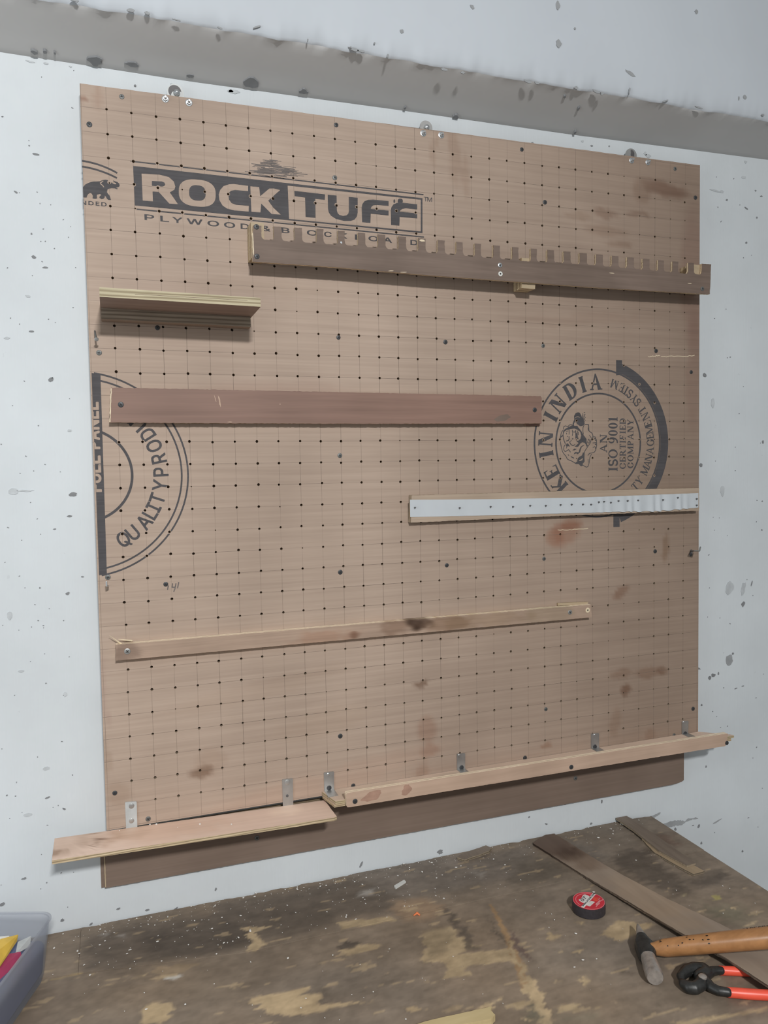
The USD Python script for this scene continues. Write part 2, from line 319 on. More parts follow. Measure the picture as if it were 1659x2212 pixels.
# chips, scuffs and mould spots of the plaster; (px, py, width, height, angle)
def marks(lst, y, seed, thick=0.0004):
    out = []
    for i, (px, py, w, h, a) in enumerate(lst):
        c = on_y(px, py, y); s = (c - CAM) @ ROT[:, 1] / FPX
        out.append(slab_xz(blob(c[0], c[2], w * s / 2, h * s / 2, -a, seed + i, n=14), y + .0012, y - thick))
    return cat(out)
DARK = [(77, 333, 14, 4, 5), (292, 185, 5, 5, 0), (34, 415, 7, 4, 30), (72, 555, 9, 6, 30), (68, 505, 4, 4, 0), (110, 820, 8, 14, 40), (98, 578, 12, 4, 0), (68, 716, 10, 4, 0), (86, 1270, 3, 3, 0), (146, 1282, 8, 6, -20),
        (178, 1246, 6, 3, 0), (103, 1723, 10, 4, -10), (52, 1898, 9, 5, 0), (4, 1954, 12, 7, -30), (197, 1996, 9, 4, -30), (134, 1988, 8, 6, 0), (138, 1747, 8, 4, 40), (256, 1963, 8, 4, -10), (318, 1966, 10, 4, 0), (380, 1963, 8, 4, -25), (466, 1921, 4, 7, 20),
        (780, 1868, 4, 14, 30), (950, 1840, 14, 10, 0), (1150, 310, 8, 5, 0), (1278, 315, 6, 3, 0), (1316, 316, 3, 3, 0), (1555, 326, 8, 9, 0), (1612, 303, 5, 5, 0), (1609, 211, 9, 8, 0), (1595, 212, 4, 6, 0), (1570, 432, 5, 4, 0), (1612, 450, 10, 3, 25), (1632, 412, 4, 3, 0), (1645, 424, 8, 3, 0), (1635, 470, 4, 4, 0),
        (1612, 524, 5, 4, 0), (1522, 810, 10, 8, 10), (1648, 955, 5, 8, 0), (1514, 1005, 8, 8, 0), (1541, 1459, 12, 8, 20), (1533, 1464, 7, 9, 0), (1508, 1444, 14, 4, 20), (1552, 1455, 4, 6, 0), (1605, 1482, 6, 2, -10), (1590, 1487, 8, 2, -10), (1516, 1523, 4, 4, 0),
        (1300, 1731, 4, 8, 0), (1277, 1779, 6, 5, 0), (1143, 1765, 4, 3, 0), (1180, 1780, 6, 3, 30), (1459, 1791, 6, 7, -20), (1497, 1783, 6, 2, 0), (1509, 1785, 5, 8, 30), (1515, 1821, 5, 5, 0), (1604, 1839, 4, 4, 0), (1220, 1737, 6, 4, 20), (1525, 1656, 3, 5, 0), (1583, 1412, 5, 5, 0),
        (1624, 1260, 3, 12, 20), (1605, 1305, 8, 12, 30), (157, 1068, 16, 10, 0), (150, 1115, 10, 4, 0), (118, 1143, 6, 3, 0), (1020, 12, 8, 6, 30), (868, 68, 8, 9, 20), (838, 120, 5, 7, 0), (809, 93, 4, 4, 0)]
GREY = [(498, 197, 14, 6, 0), (505, 198, 22, 8, 0), (65, 133, 18, 4, 5), (99, 137, 8, 4, 0), (152, 144, 6, 3, 10), (371, 183, 7, 6, 0), (1258, 305, 6, 4, 0), (1394, 332, 8, 8, 0), (1400, 337, 14, 8, 0), (1545, 412, 26, 4, 5), (1560, 414, 12, 6, 0), (1606, 383, 14, 5, 0), (28, 1062, 20, 14, 0), (52, 1060, 30, 4, 0), (1560, 1060, 14, 22, 0), (1540, 870, 10, 20, 0), (1575, 1270, 24, 30, 20), (1605, 1272, 12, 30, 10),
        (1440, 1770, 70, 18, -18), (1500, 1768, 34, 10, -14), (1420, 1760, 24, 8, -35), (1412, 1764, 12, 8, -20), (1545, 1776, 20, 3, -15), (100, 1660, 14, 8, 0), (60, 1760, 16, 8, 0), (20, 1330, 10, 18, 0), (45, 1450, 12, 6, 0), (140, 1500, 8, 10, 0), (60, 640, 10, 5, 0), (15, 730, 12, 6, 0), (150, 930, 8, 5, 0), (1610, 350, 8, 6, 0)]
PATCH = [(1576, 1426, 20, 24, 15)]
rs = np.random.default_rng(3)
specks = [(rs.uniform(2, 165) if i < 80 else rs.uniform(1525, 1650), rs.uniform(150, 1960) if i < 80 else rs.uniform(380, 1860), 1.6 + 3 * rs.random() ** 3, 1.4 + 2 * rs.random() ** 3, rs.uniform(-60, 60)) for i in range(125)]
specks += [(rs.uniform(240, 1400), 0, 3, 2, 0) for i in range(0)]
obj('paint_chip', marks(DARK + specks, WALL + .0002, 1), 'chip_dark', wall, kind='stuff')
obj('scuff', marks(GREY[:18] + GREY[23:], WALL + .0002, 90), 'chip_pale', wall, kind='stuff')
for i, p in enumerate(([(700, 175), (760, 150), (800, 135), (850, 105), (880, 105), (860, 140), (810, 165), (760, 195), (730, 185)], [(900, 285), (1000, 245), (1060, 228), (1200, 225), (1240, 235), (1290, 200), (1350, 195), (1400, 172), (1440, 195), (1360, 208), (1300, 228), (1250, 250), (1200, 292), (1100, 302), (970, 332)])):
    obj('dark_scuff', slab_xz(rough(Polygon(wall_pts(zoomed(1300, 1740, 240 / 1659, p), WALL)), .0015, .0012, 50 + i), WALL + .0012, WALL - .0003), 'chip_grey', wall)
obj('dark_scuff', marks([(1548, 1775, 22, 3, -18)], WALL + .0002, 120), 'chip_grey', wall)
obj('grey_patch', marks(PATCH, WALL + .0002, 150), 'chip_grey', wall)
def soffit_marks(lst, z, seed):
    out = []
    for i, (px, py, w, h, a) in enumerate(lst):
        k = .494; d = ray(px, py); c = CAM + d * ((z + k * (WALL - CAM[1]) - CAM[2]) / (d[2] + k * d[1])); s = (c - CAM) @ ROT[:, 1] / FPX
        m = slab_xy(blob(c[0], c[1], w * s / 2, h * s * .85, a, seed + i, n=14), c[2] - .0050, c[2] + .003)
        v = np.array(m.vertices); v[:, 2] += k * (c[1] - v[:, 1]); out.append(trimesh.Trimesh(v, m.faces, process=False))
    return cat(out)
obj('mould_spot', soffit_marks([(205, 125, 30, 12, 0), (285, 133, 26, 6, 0), (543, 173, 32, 13, 0), (655, 192, 18, 6, 0), (75, 107, 16, 5, 0), (97, 106, 8, 4, 0), (118, 109, 4, 3, 0), (410, 158, 16, 4, 0), (1250, 230, 5, 5, 0), (875, 228, 5, 3, 0), (985, 247, 14, 5, 0), (1242, 282, 5, 4, 0), (1220, 204, 6, 3, 0)], .081, 30), 'chip_dark', beam_x, kind='stuff')
obj('plaster_chip', marks([(a, b - 10, c * .8, d * .8, e) for a, b, c, d, e in [(160, 10, 22, 7, 5), (282, 32, 20, 10, 0), (318, 38, 14, 8, 10), (382, 53, 20, 4, 5), (555, 68, 26, 5, -28), (475, 70, 14, 5, 10), (665, 97, 4, 8, 0), (765, 116, 26, 8, 10), (780, 120, 20, 7, 0), (960, 160, 20, 7, 5), (1000, 167, 12, 6, 0), (1140, 186, 22, 7, 10), (1160, 189, 16, 7, 5), (1245, 199, 12, 7, 0), (1290, 208, 24, 7, 8), (1300, 212, 12, 7, 0), (1360, 206, 5, 18, 10), (1437, 228, 20, 4, -20), (1510, 242, 24, 4, 8), (1648, 258, 10, 6, 0)]], -.0668, 60, .0002), 'chip_grey', beam_x, kind='stuff')
obj('dent', marks([(1020, 15, 10, 7, 30), (1205, 12, 10, 16, 0), (1207, 94, 12, 16, 0), (1242, 62, 5, 5, 0), (868, 68, 9, 9, 30), (838, 121, 5, 8, 0), (809, 93, 4, 4, 0), (758, 102, 4, 4, 0), (1609, 210, 10, 9, 0), (1596, 212, 4, 7, 0), (1360, 158, 26, 8, 20), (1504, 25, 8, 8, 0)], -.0685, 200, .0006), 'chip_grey', beam_x, kind='stuff')

# ---------------------------------------------------------------- lower board behind the pegboard
low = thing('lower_board', 'dark brown plywood board on the wall under the pegboard, below both shelves', 'board', (0.55, 0.02, -1.25))
obj('front_layer', slab_xz(rough(Polygon([(-.0485, -1.20), (-.0485, -1.2915), (1.135, -1.2935), (1.158, -1.291), (1.163, -1.288), (1.163, -1.20)]), .004, .0004, 1), .024, .018), 'low_panel', low)
obj('back_layer', slab_xz(Polygon([(-.0545, -1.20), (-.0545, -1.293), (1.13, -1.2945), (1.13, -1.20)]), WALL, .0241), 'low_panel', low)
obj('bare_edge', slab_xz(rough(Polygon([(-.0485, -1.202), (-.0485, -1.2895), (-.0468, -1.2895), (-.0466, -1.202)]), .004, .0003, 2), .0185, .0177), 'spacer_wood', low, label='bare tan wood along the left edge')

# ---------------------------------------------------------------- pegboard
D = 0.0381
NC, NR = 31, 31
peg = thing('pegboard', 'large square reddish plywood pegboard with drilled holes, pencil grid and printed logos', 'pegboard', (0.57, 0.006, -0.57))
STAINS = []   # (x, z, rx, rz, angle, colour, strength)
def stain_at(px, py, w, h, ang, col, s=1.0):
    c = on_y(px, py); k = (c - CAM) @ ROT[:, 1] / FPX
    STAINS.append((c[0], c[2], w * k / 2 * 1.1, h * k / 2, math.radians(ang), np.array(col), s))
for a in [(1440, 408, 100, 34, -4, (.66, .56, .52), 1), (1385, 412, 40, 50, 0, (.8, .74, .7), .8), (1225, 1150, 70, 50, 20, (.88, .72, .66), 1), (1200, 1165, 40, 34, 0, (.90, .76, .70), 1), (1340, 1282, 42, 26, 20, (.74, .62, .56), .9), (1350, 1493, 26, 22, 0, (.62, .5, .44), 1), (905, 1477, 36, 12, 5, (.55, .47, .42), 1),
          (925, 1575, 44, 60, 0, (.80, .66, .6), .7), (928, 1620, 40, 30, 0, (.82, .68, .62), .7), (918, 1680, 30, 70, 0, (.8, .68, .62), .6), (440, 1667, 44, 24, 0, (.62, .55, .5), 1), (455, 1650, 60, 60, 0, (.85, .8, .76), .6), (1310, 465, 60, 20, 0, (.72, .64, .6), .8), (1250, 468, 60, 16, 0, (.84, .8, .76), .8), (1310, 500, 90, 24, 0, (.8, .74, .7), .7), (1380, 465, 50, 12, 0, (.7, .62, .58), .7), (1340, 532, 60, 12, 0, (.78, .72, .68), .8),
          (1400, 1455, 70, 24, 0, (.76, .66, .6), .8), (1340, 1460, 50, 18, 0, (.74, .64, .58), .7), (1430, 1448, 30, 14, 0, (.7, .6, .54), .8), (1440, 1185, 16, 60, 0, (.7, .6, .5), .7), (1500, 600, 60, 300, 0, (.86, .78, .78), .8), (1500, 800, 40, 260, 0, (.86, .78, .78), .7), (980, 340, 26, 120, 0, (.84, .78, .74), .7), (1005, 380, 20, 90, 0, (.86, .8, .76), .7), (940, 320, 16, 90, 0, (.84, .78, .74), .6),
          (595, 850, 300, 60, 0, (.94, .9, .9), .8), (560, 620, 300, 30, 0, (.93, .92, .9), .7), (230, 1640, 24, 80, 0, (.82, .78, .74), .7), (225, 1490, 20, 160, 0, (.88, .82, .84), .7), (255, 1715, 40, 50, 0, (.84, .8, .76), .7), (560, 1490, 360, 40, 8, (.94, .92, .9), .7), (700, 1560, 200, 60, 8, (.95, .93, .9), .6), (1250, 690, 300, 26, 3, (.9, .86, .84), .6), (1230, 1140, 60, 14, 0, (.8, .64, .58), .9),
          (185, 220, 20, 10, 0, (.7, .55, .5), .9), (210, 208, 14, 60, 0, (.88, .8, .76), .7), (1330, 1560, 26, 60, 0, (.84, .76, .7), .6), (1405, 1590, 26, 30, 0, (.82, .72, .66), .6), (1180, 1612, 20, 14, 0, (.78, .64, .56), .8), (700, 1690, 500, 50, 8, (1.05, .98, .95), .6)]:
    stain_at(*a)
def stain_field(p):
    """Colour of wear and spills at points (x, z)."""
    out = np.ones((len(p), 3))
    wob = np.c_[fbm(np.c_[p * 28, p[:, :1] * 0], 4, 1) - .5, fbm(np.c_[p * 28, p[:, :1] * 0 + 7], 4, 2) - .5] * .02
    for x, z, rx, rz, a, col, s in STAINS:
        q = p + wob - [x, z]
        u, w_ = (q[:, 0] * math.cos(a) + q[:, 1] * math.sin(a)) / rx, (-q[:, 0] * math.sin(a) + q[:, 1] * math.cos(a)) / rz
        f = np.clip((1.25 - np.sqrt(u * u + w_ * w_)) / .5, 0, 1) * s
        out *= 1 + (col - 1) * f[:, None]
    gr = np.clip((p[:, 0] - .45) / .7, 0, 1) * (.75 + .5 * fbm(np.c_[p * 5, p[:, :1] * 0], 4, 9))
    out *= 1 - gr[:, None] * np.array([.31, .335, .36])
    return out
def pegboard_mesh():
    s = D / 6
    xs = [None] + [i * s for i in range(-5, (NC - 1) * 6 + 6)] + [None]
    zs = [None] + [-i * s for i in range(-5, (NR - 1) * 6 + 6)] + [None]
    nx, nz = len(xs), len(zs)
    left = lambda z: -.0391 - .0028 * (.0355 - z) / 1.21
    right = lambda z: 1.1808 + .0045 * (.0355 - z) / 1.21
    top = lambda x: .0355 + .0068 * (x + .039) / 1.22
    V = np.zeros((nz, nx, 3))
    for j in range(nz):
        for i in range(nx):
            x = xs[i]; z = zs[j]
            zz = z if z is not None else (.037 if j == 0 else -1.1837)
            if x is None: x = left(zz) if i == 0 else right(zz)
            if z is None: zz = top(x) + .0006 * (noise(np.array([[x * 90, 0, 0]]), 4)[0] - .5) if j == 0 else -1.1837
            V[j, i] = (x, 0, zz)
    vid = np.arange(nx * nz).reshape(nz, nx)
    verts, faces = [V.reshape(-1, 3)], []
    hole = np.zeros((nz, nx), bool)
    rg = np.random.default_rng(11)
    base = nx * nz; extra = []
    ring_order = [(0, 1), (-1, 1), (-1, 0), (-1, -1), (0, -1), (1, -1), (1, 0), (1, 1)]      # (dj, di) anticlockwise seen from the room
    for r in range(NR):
        for c in range(NC):
            j, i = 6 + 6 * r, 6 + 6 * c
            cx, cz = xs[i] + rg.normal(0, .0005), zs[j] + rg.normal(0, .0005)
            shy = rg.random() < (.55 if (c > 21 and r > 13) or (c > 24) else .03)
            rad = .00235 * rg.uniform(.85, 1.1) if not shy else .0013
            dep = .0115 if not shy else .004
            o = [vid[j + a, i + b] for a, b in ring_order]
            ang = [0, 45, 90, 135, 180, 225, 270, 315]
            r0 = [(cx + rad * math.cos(math.radians(t)), 0, cz + rad * math.sin(math.radians(t))) for t in ang]
            n0 = base + len(extra)
            extra += r0 + [(x, dep, z) for x, _, z in r0] + [(cx, dep, cz)]
            for k in range(8):
                k2 = (k + 1) % 8
                faces += [(o[k], o[k2], n0 + k2), (o[k], n0 + k2, n0 + k), (n0 + k, n0 + k2, n0 + 8 + k2), (n0 + k, n0 + 8 + k2, n0 + 8 + k), (n0 + 8 + k, n0 + 8 + k2, n0 + 16)]
            for a in (-1, 0):
                for b in (-1, 0): hole[j + a, i + b] = True
    for j in range(nz - 1):
        for i in range(nx - 1):
            if not hole[j, i]:
                a, b, c, d = vid[j, i], vid[j + 1, i], vid[j + 1, i + 1], vid[j, i + 1]
                faces += [(a, b, c), (a, c, d)]
    border = list(vid[:, 0]) + list(vid[-1, 1:]) + list(vid[::-1, -1][1:]) + list(vid[0, ::-1][1:-1])
    nb = base + len(extra)
    extra += [(V.reshape(-1, 3)[k][0], .012, V.reshape(-1, 3)[k][2]) for k in border] + [(.57, .012, -.57)]
    m = len(border)
    for k in range(m):
        k2 = (k + 1) % m
        faces += [(border[k], nb + k, nb + k2), (border[k], nb + k2, border[k2]), (nb + k, nb + m, nb + k2)]
    v = np.vstack([verts[0], np.array(extra)])
    return v, np.array(faces)
pv, pf = pegboard_mesh()
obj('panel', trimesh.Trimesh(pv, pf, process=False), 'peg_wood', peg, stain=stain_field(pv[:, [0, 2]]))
for x0, x1, z0, z1 in ((-.03, .02, -1.15, .02), (1.12, 1.17, -1.15, .02), (.05, 1.1, -.03, .02), (.05, 1.1, -1.15, -1.10), (.38, .43, -1.07, -.06), (.75, .80, -1.07, -.06)):
    obj('batten', bx(x0, x1, .0122, WALL - .0008, z0, z1), 'bench_frame', peg)

HOLES = unary_union([Point(c * D, -r * D).buffer(.0031, 4) for r in range(NR) for c in range(NC)])
def ink(name, shape, label, mat_='print_ink'):
    s = unary_union(shape) if isinstance(shape, list) else shape
    s = s.buffer(0).intersection(sbox(-.0402, -1.18, 1.1805, .035)).difference(HOLES)
    return obj(name, slab_xz(s, .0003, -.00025), mat_, peg, label=label)

# letters -----------------------------------------------------------
_glyphs = {}
def glyph(ch, bold=False):                         # sans letter, cap height 1, from x = 0
    if (ch, bold) not in _glyphs:
        m = text_mesh(ch, 1.0, 0.1, bold)
        t = m.triangles[(m.face_normals[:, 2] > .9)][:, :, :2]
        s = unary_union([Polygon(x) for x in t]).buffer(0)
        _glyphs[ch, bold] = affinity.translate(s, -s.bounds[0], 0)
    return _glyphs[ch, bold]
def fit(s, w, h):                                  # stretched to w x h, its lower left corner at the origin
    a, b, c, d = s.bounds
    return affinity.affine_transform(s, [w / (c - a), 0, 0, h / (d - b), -a * w / (c - a), -b * h / (d - b)])
def serif_letter(ch, T=.17, t=.065, S=.06):
    def bar(x0, y0, x1, y1, w): return LineString([(x0, y0), (x1, y1)]).buffer(w / 2, cap_style=2)
    def foot(x, y, w=.34): return sbox(x - w / 2, y, x + w / 2, y + S) if y < .5 else sbox(x - w / 2, y - S, x + w / 2, y)
    def oval(cx, cy, rx, ry, tx, ty):
        e = affinity.scale(Point(cx, cy).buffer(1, 24), rx, ry, origin=(cx, cy)); i = affinity.scale(Point(cx, cy).buffer(1, 24), rx - tx, ry - ty, origin=(cx, cy)); return e.difference(i)
    stem = lambda x, w=T: sbox(x - w / 2, 0, x + w / 2, 1)
    if ch == 'I': return unary_union([stem(.2), foot(.2, 0), foot(.2, 1)]), .4
    if ch == '1': return unary_union([stem(.25), foot(.25, 0, .4), Polygon([(.25, 1), (.25, .88), (.06, .8), (.06, .87)])]), .5
    if ch == 'N': return unary_union([stem(.14, t), stem(.82, t), Polygon([(.08, 1), (.08 + T * 1.25, 1), (.85, 0), (.85 - T * .9, 0)]), foot(.14, 0, .26), foot(.12, 1, .2), foot(.82, 1, .26)]), .96
    if ch == 'A': return unary_union([bar(.12, 0, .45, 1, t), Polygon([(.40, 1), (.48, 1), (.86, 0), (.86 - T * 1.1, 0)]), sbox(.22, .3, .68, .3 + t), foot(.12, 0, .26), foot(.78, 0, .3)]), .92
    if ch in 'EF':
        p = [stem(.18), foot(.18, 0), sbox(.1, 1 - t, .66, 1), Polygon([(.66, 1), (.66, .72), (.62, .72), (.56, 1)]), sbox(.18, .5 - t / 2, .5, .5 + t / 2), sbox(.47, .4, .51, .62)]
        if ch == 'E': p += [sbox(.1, 0, .7, t), Polygon([(.7, 0), (.72, .28), (.68, .28), (.6, 0)])]
        return unary_union(p), .76
    if ch == 'T': return unary_union([stem(.4), foot(.4, 0), sbox(.04, 1 - t, .76, 1), Polygon([(.04, 1), (.04, .72), (.08, .72), (.16, 1)]), Polygon([(.76, 1), (.76, .72), (.72, .72), (.64, 1)])]), .8
    if ch in 'PR':
        bowl = oval(.34, .72, .36, .28, T, t).intersection(sbox(.3, 0, 1, 1)).union(sbox(.18, 1 - t, .36, 1)).union(sbox(.18, .44, .36, .44 + t))
        p = [stem(.18), foot(.18, 0), foot(.14, 1, .24), bowl]
        if ch == 'R': p += [Polygon([(.32, .46), (.32 + T * 1.2, .46), (.92, 0), (.92 - T * 1.3, 0)]), sbox(.7, 0, .94, S)]
        return unary_union(p), .9 if ch == 'R' else .76
    if ch == 'D': return unary_union([stem(.18), foot(.14, 0, .24), foot(.14, 1, .24), oval(.36, .5, .5, .5, T, t).intersection(sbox(.34, 0, 1, 1)), sbox(.18, 1 - t, .37, 1), sbox(.18, 0, .37, t)]), .92
    if ch == 'O': return oval(.48, .5, .46, .51, T, t), .96
    if ch == '0': return oval(.32, .5, .3, .51, T * .95, t), .64
    if ch in 'CG':
        p = oval(.48, .5, .45, .51, T, t).difference(Polygon([(.48, .5), (1.2, .86), (1.2, .14 if ch == 'C' else .4)])).union(sbox(.80, .66, .84, .96))
        if ch == 'G': p = p.union(sbox(.78 - T / 2, .05, .78 + T / 2, .46)).union(sbox(.6, .40, .95, .46))
        return p, .92
    if ch == 'S':
        a = np.radians(np.linspace(35, 265, 26)); b = np.radians(np.linspace(85, -145, 26))
        p = np.r_[np.c_[.36 + .25 * np.cos(a), .73 + .24 * np.sin(a)], np.c_[.36 + .28 * np.cos(b), .26 + .23 * np.sin(b)]]
        return unary_union([LineString(p).buffer(T * .42), sbox(.58, .7, .62, .98), sbox(.08, .02, .12, .3)]), .7
    if ch == '9': return unary_union([oval(.32, .68, .3, .33, T * .8, t), LineString([(.57, .75), (.58, .5), (.48, .2), (.3, .04), (.14, .02)]).buffer(T * .36)]), .66
    if ch == 'M': return unary_union([stem(.15, t), stem(.98, T), bar(.17, .97, .55, .05, T), bar(.55, .05, .95, .97, t), foot(.15, 0, .24), foot(.98, 0, .3), foot(.12, 1, .2), foot(1.0, 1, .24)]), 1.14
    if ch == 'Y': return unary_union([sbox(.42 - T / 2, 0, .42 + T / 2, .5), bar(.14, 1, .42, .44, T), bar(.74, 1, .44, .44, t), foot(.42, 0), foot(.14, 1, .26), foot(.74, 1, .22)]), .86
    if ch == 'K': return unary_union([stem(.18), foot(.18, 0), foot(.18, 1), bar(.24, .42, .74, .98, t), bar(.4, .58, .82, .02, T), foot(.74, 1, .24), foot(.8, 0, .28)]), .94
    return sbox(0, 0, .1, .1), .4
def along(chars, base, up, size, wscale=1.0, gap=.08, letter=serif_letter, **k):
    """Straight serif text from point base, reading perpendicular (clockwise) to up, stretched to wscale; returns shape."""
    x, parts = 0, []
    for ch in chars:
        if ch == ' ': x += .45; continue
        s, w = letter(ch, **k); parts.append(affinity.translate(s, x, 0)); x += w + gap
    s = unary_union(parts)
    return s, x - gap
def place(s, p00, p10, p01, w, h):                 # maps (0,0), (w,0), (0,h) of s to three points
    a, b, c = np.array(p00), np.array(p10), np.array(p01)
    u, v = (b - a) / w, (c - a) / h
    return affinity.affine_transform(s, [u[0], v[0], u[1], v[1], a[0], a[1]])

# ROCK TUFF ----------------------------------------------------------
Z1 = lambda pts: Polygon(wall_pts(zoomed(280, 340, 360 / 1659, pts))).buffer(0)
Z2 = lambda pts: Polygon(wall_pts(zoomed(600, 390, 360 / 1659, pts))).buffer(0)
def soft(s, r=.0012): return s.buffer(-r).buffer(2 * r).buffer(-r)
bold_r = Z1([(118, 160), (300, 172), (390, 195), (440, 240), (455, 290), (446, 322), (400, 348), (482, 466), (395, 460), (290, 345), (228, 340), (232, 438), (130, 430)]).difference(Z1([(222, 235), (320, 240), (345, 250), (354, 268), (345, 284), (325, 290), (222, 283)]))
def soval(cx, cy, a, b, rot=0, p=2.6, n=60):
    t = np.linspace(0, 2 * np.pi, n, endpoint=False); c, s = np.cos(t), np.sin(t)
    x, y = a * np.sign(c) * np.abs(c) ** (2 / p), b * np.sign(s) * np.abs(s) ** (2 / p)
    y = y + x * rot
    return [(cx + u, cy + v) for u, v in zip(x, y)]
bold_o = Z1(soval(673, 355, 184, 135, .085)).difference(Z1(soval(674, 354, 82, 76, .085)))
bold_c = Z1([(1180, 283), (1040, 265), (990, 267), (935, 285), (900, 325), (887, 370), (893, 425), (925, 480), (970, 510), (1040, 528), (1185, 540), (1187, 482), (1060, 472), (1015, 455), (990, 420), (984, 380), (990, 350), (1010, 332), (1050, 325), (1180, 337)])
bold_k = Z1([(1200, 287), (1290, 295), (1300, 385), (1390, 310), (1430, 308), (1500, 325), (1470, 350), (1380, 430), (1430, 500), (1505, 570), (1415, 565), (1310, 460), (1302, 548), (1212, 542)])
box_out = Polygon(wall_pts(zoomed(280, 340, 360 / 1659, [(35, 85), (52, 478)]))[:2][::-1] + wall_pts(zoomed(600, 390, 360 / 1659, [(1440, 176), (1440, 524)]))).buffer(0)
q = wall_pts(zoomed(280, 340, 360 / 1659, [(35, 85), (52, 478)])) + wall_pts(zoomed(600, 390, 360 / 1659, [(1440, 524), (1440, 176)]))
box_out = Polygon(q)
box_in = Z2([(98, 50), (1424, 191), (1424, 507), (112, 383)])
tee = Z2([(165, 103), (470, 138), (468, 192), (372, 182), (375, 372), (277, 362), (272, 170), (168, 155)])
u_ = Z2([(497, 142), (585, 150), (588, 300), (596, 325), (612, 342), (650, 353), (685, 346), (702, 330), (708, 305), (707, 163), (795, 172), (795, 320), (788, 355), (765, 388), (725, 402), (660, 402), (580, 382), (530, 350), (507, 315), (500, 280)])
f1 = Z2([(840, 415), (835, 270), (842, 235), (862, 207), (900, 192), (950, 190), (1103, 205), (1103, 253), (990, 243), (950, 247), (932, 262), (925, 282), (1103, 300), (1103, 348), (925, 330), (922, 422)])
f2 = Z2([(1128, 442), (1125, 300), (1132, 265), (1152, 237), (1190, 222), (1240, 221), (1387, 237), (1387, 288), (1275, 276), (1240, 282), (1218, 298), (1213, 310), (1387, 328), (1387, 377), (1213, 362), (1210, 450)])
logo = [box_out.difference(box_in).difference(unary_union([soft(bold_r, .0006), bold_o, bold_c, bold_k])), soft(tee, .0003), u_, f1, f2, Z2(soval(1219, 205, 25, 25)), Z2(soval(1160, 206, 8, 18))]
la, lb = wall_pts(zoomed(280, 340, 360 / 1659, [(10, 33), (10, 44)])), wall_pts(zoomed(600, 390, 360 / 1659, [(1450, 147), (1450, 135)]))
logo.append(Polygon(la[::-1] + [lb[1], lb[0]]).convex_hull)
la, lb = wall_pts(zoomed(280, 340, 360 / 1659, [(36, 507), (36, 519)])), wall_pts(zoomed(600, 390, 360 / 1659, [(1455, 569), (1455, 557)]))
logo.append(Polygon(la[::-1] + [lb[1], lb[0]]).convex_hull)
def px_x(ox, oy, k, x, y): return on_y(ox + x * k, oy + y * k)[0]
k1 = 360 / 1659
words = [('P', 148, 245, 595), ('L', 305, 392, 610), ('Y', 425, 525, 625), ('W', 570, 725, 640), ('O', 775, 890, 660), ('O', 940, 1050, 675), ('D', 1105, 1190, 690), ('&', 1318, 1400, 710), ('B', 1510, 1592, 725)]
spots = [(c, px_x(280, 340, k1, a, y), px_x(280, 340, k1, b, y)) for c, a, b, y in words]
words2 = [('O', 290, 392, 530), ('C', 462, 535, 540), ('B', 768, 860, 560), ('O', 903, 1000, 575), ('A', 1050, 1137, 590), ('D', 1320, 1392, 612)]
spots += [(c, px_x(600, 390, k1, a, y), px_x(600, 390, k1, b, y)) for c, a, b, y in words2]
spots += [('L', px_x(600, 390, k1, 165, 500), px_x(600, 390, k1, 240, 500)), ('K', px_x(600, 390, k1, 600, 540), px_x(600, 390, k1, 690, 540)), ('R', px_x(600, 390, k1, 1190, 600), px_x(600, 390, k1, 1270, 600))]
for c, a, b in spots:
    s = glyph(c, True)
    if c == 'I': s = sbox(0, 0, .2, 1)
    z0 = -.1694 - .0085 * (a - .0527)
    logo.append(affinity.translate(fit(s, b - a, .0092), a, z0))
tm = fit(unary_union([glyph('T'), affinity.translate(glyph('M'), .75, 0)]), on_y(600 + 1535 * k1, 427)[0] - on_y(600 + 1455 * k1, 427)[0], .0078)
logo.append(affinity.translate(tm, *on_y(600 + 1455 * k1, 390 + 205 * k1)[[0, 2]]))
ink('brand_print', logo, 'grey-black block print reading ROCK TUFF, Plywood & Blockboard')
rg = np.random.default_rng(5)
sm = []
for i in range(130):
    t = rg.random(); a = on_y(545 + 75 * t + rg.normal(0, 12), 367 + 12 * rg.random() - 8 * (1 - t) + rg.normal(0, 5)); l = rg.uniform(.004, .03)
    sm.append(sbox(a[0], a[2], a[0] + l, a[2] + rg.uniform(.0004, .0011)))
for i in range(50):
    a = on_y(560 + 30 * rg.random(), 345 + 14 * rg.random()); sm.append(sbox(a[0], a[2], a[0] + rg.uniform(.004, .02), a[2] + .0006))
ink('ink_smear', sm, 'smeared ink above the K', 'smear_ink')
# elephant -----------------------------------------------------------
E_ = lambda pts: wall_pts(zoomed(170, 340, 100 / 1659, pts))
ele = Polygon(E_([(150, 1070), (240, 970), (340, 920), (430, 885), (530, 865), (640, 866), (760, 860), (850, 815), (950, 800), (1020, 808), (1080, 835), (1130, 870), (1200, 920), (1270, 960), (1310, 968), (1350, 950), (1340, 925), (1290, 895), (1230, 850), (1238, 828), (1300, 855), (1390, 885), (1450, 945), (1467, 1000), (1450, 1050), (1380, 1075), (1330, 1082), (1405, 1125), (1370, 1142), (1290, 1108), (1180, 1102), (1080, 1122), (1030, 1150), (1012, 1250), (1060, 1320), (1115, 1385), (1140, 1480), (1160, 1520), (1070, 1525), (1020, 1490), (960, 1390), (925, 1365), (940, 1420), (890, 1480), (820, 1497), (740, 1445), (750, 1400), (815, 1340), (760, 1312), (650, 1335), (648, 1400), (660, 1470), (590, 1488), (497, 1470), (508, 1380), (480, 1320), (440, 1275), (390, 1280), (340, 1315), (300, 1375), (283, 1440), (160, 1435)])).buffer(0)
ear = LineString(E_([(868, 850), (775, 915), (800, 960), (860, 1005), (892, 1055)])).buffer(.0008)
marks_e = [ele.difference(ear)]
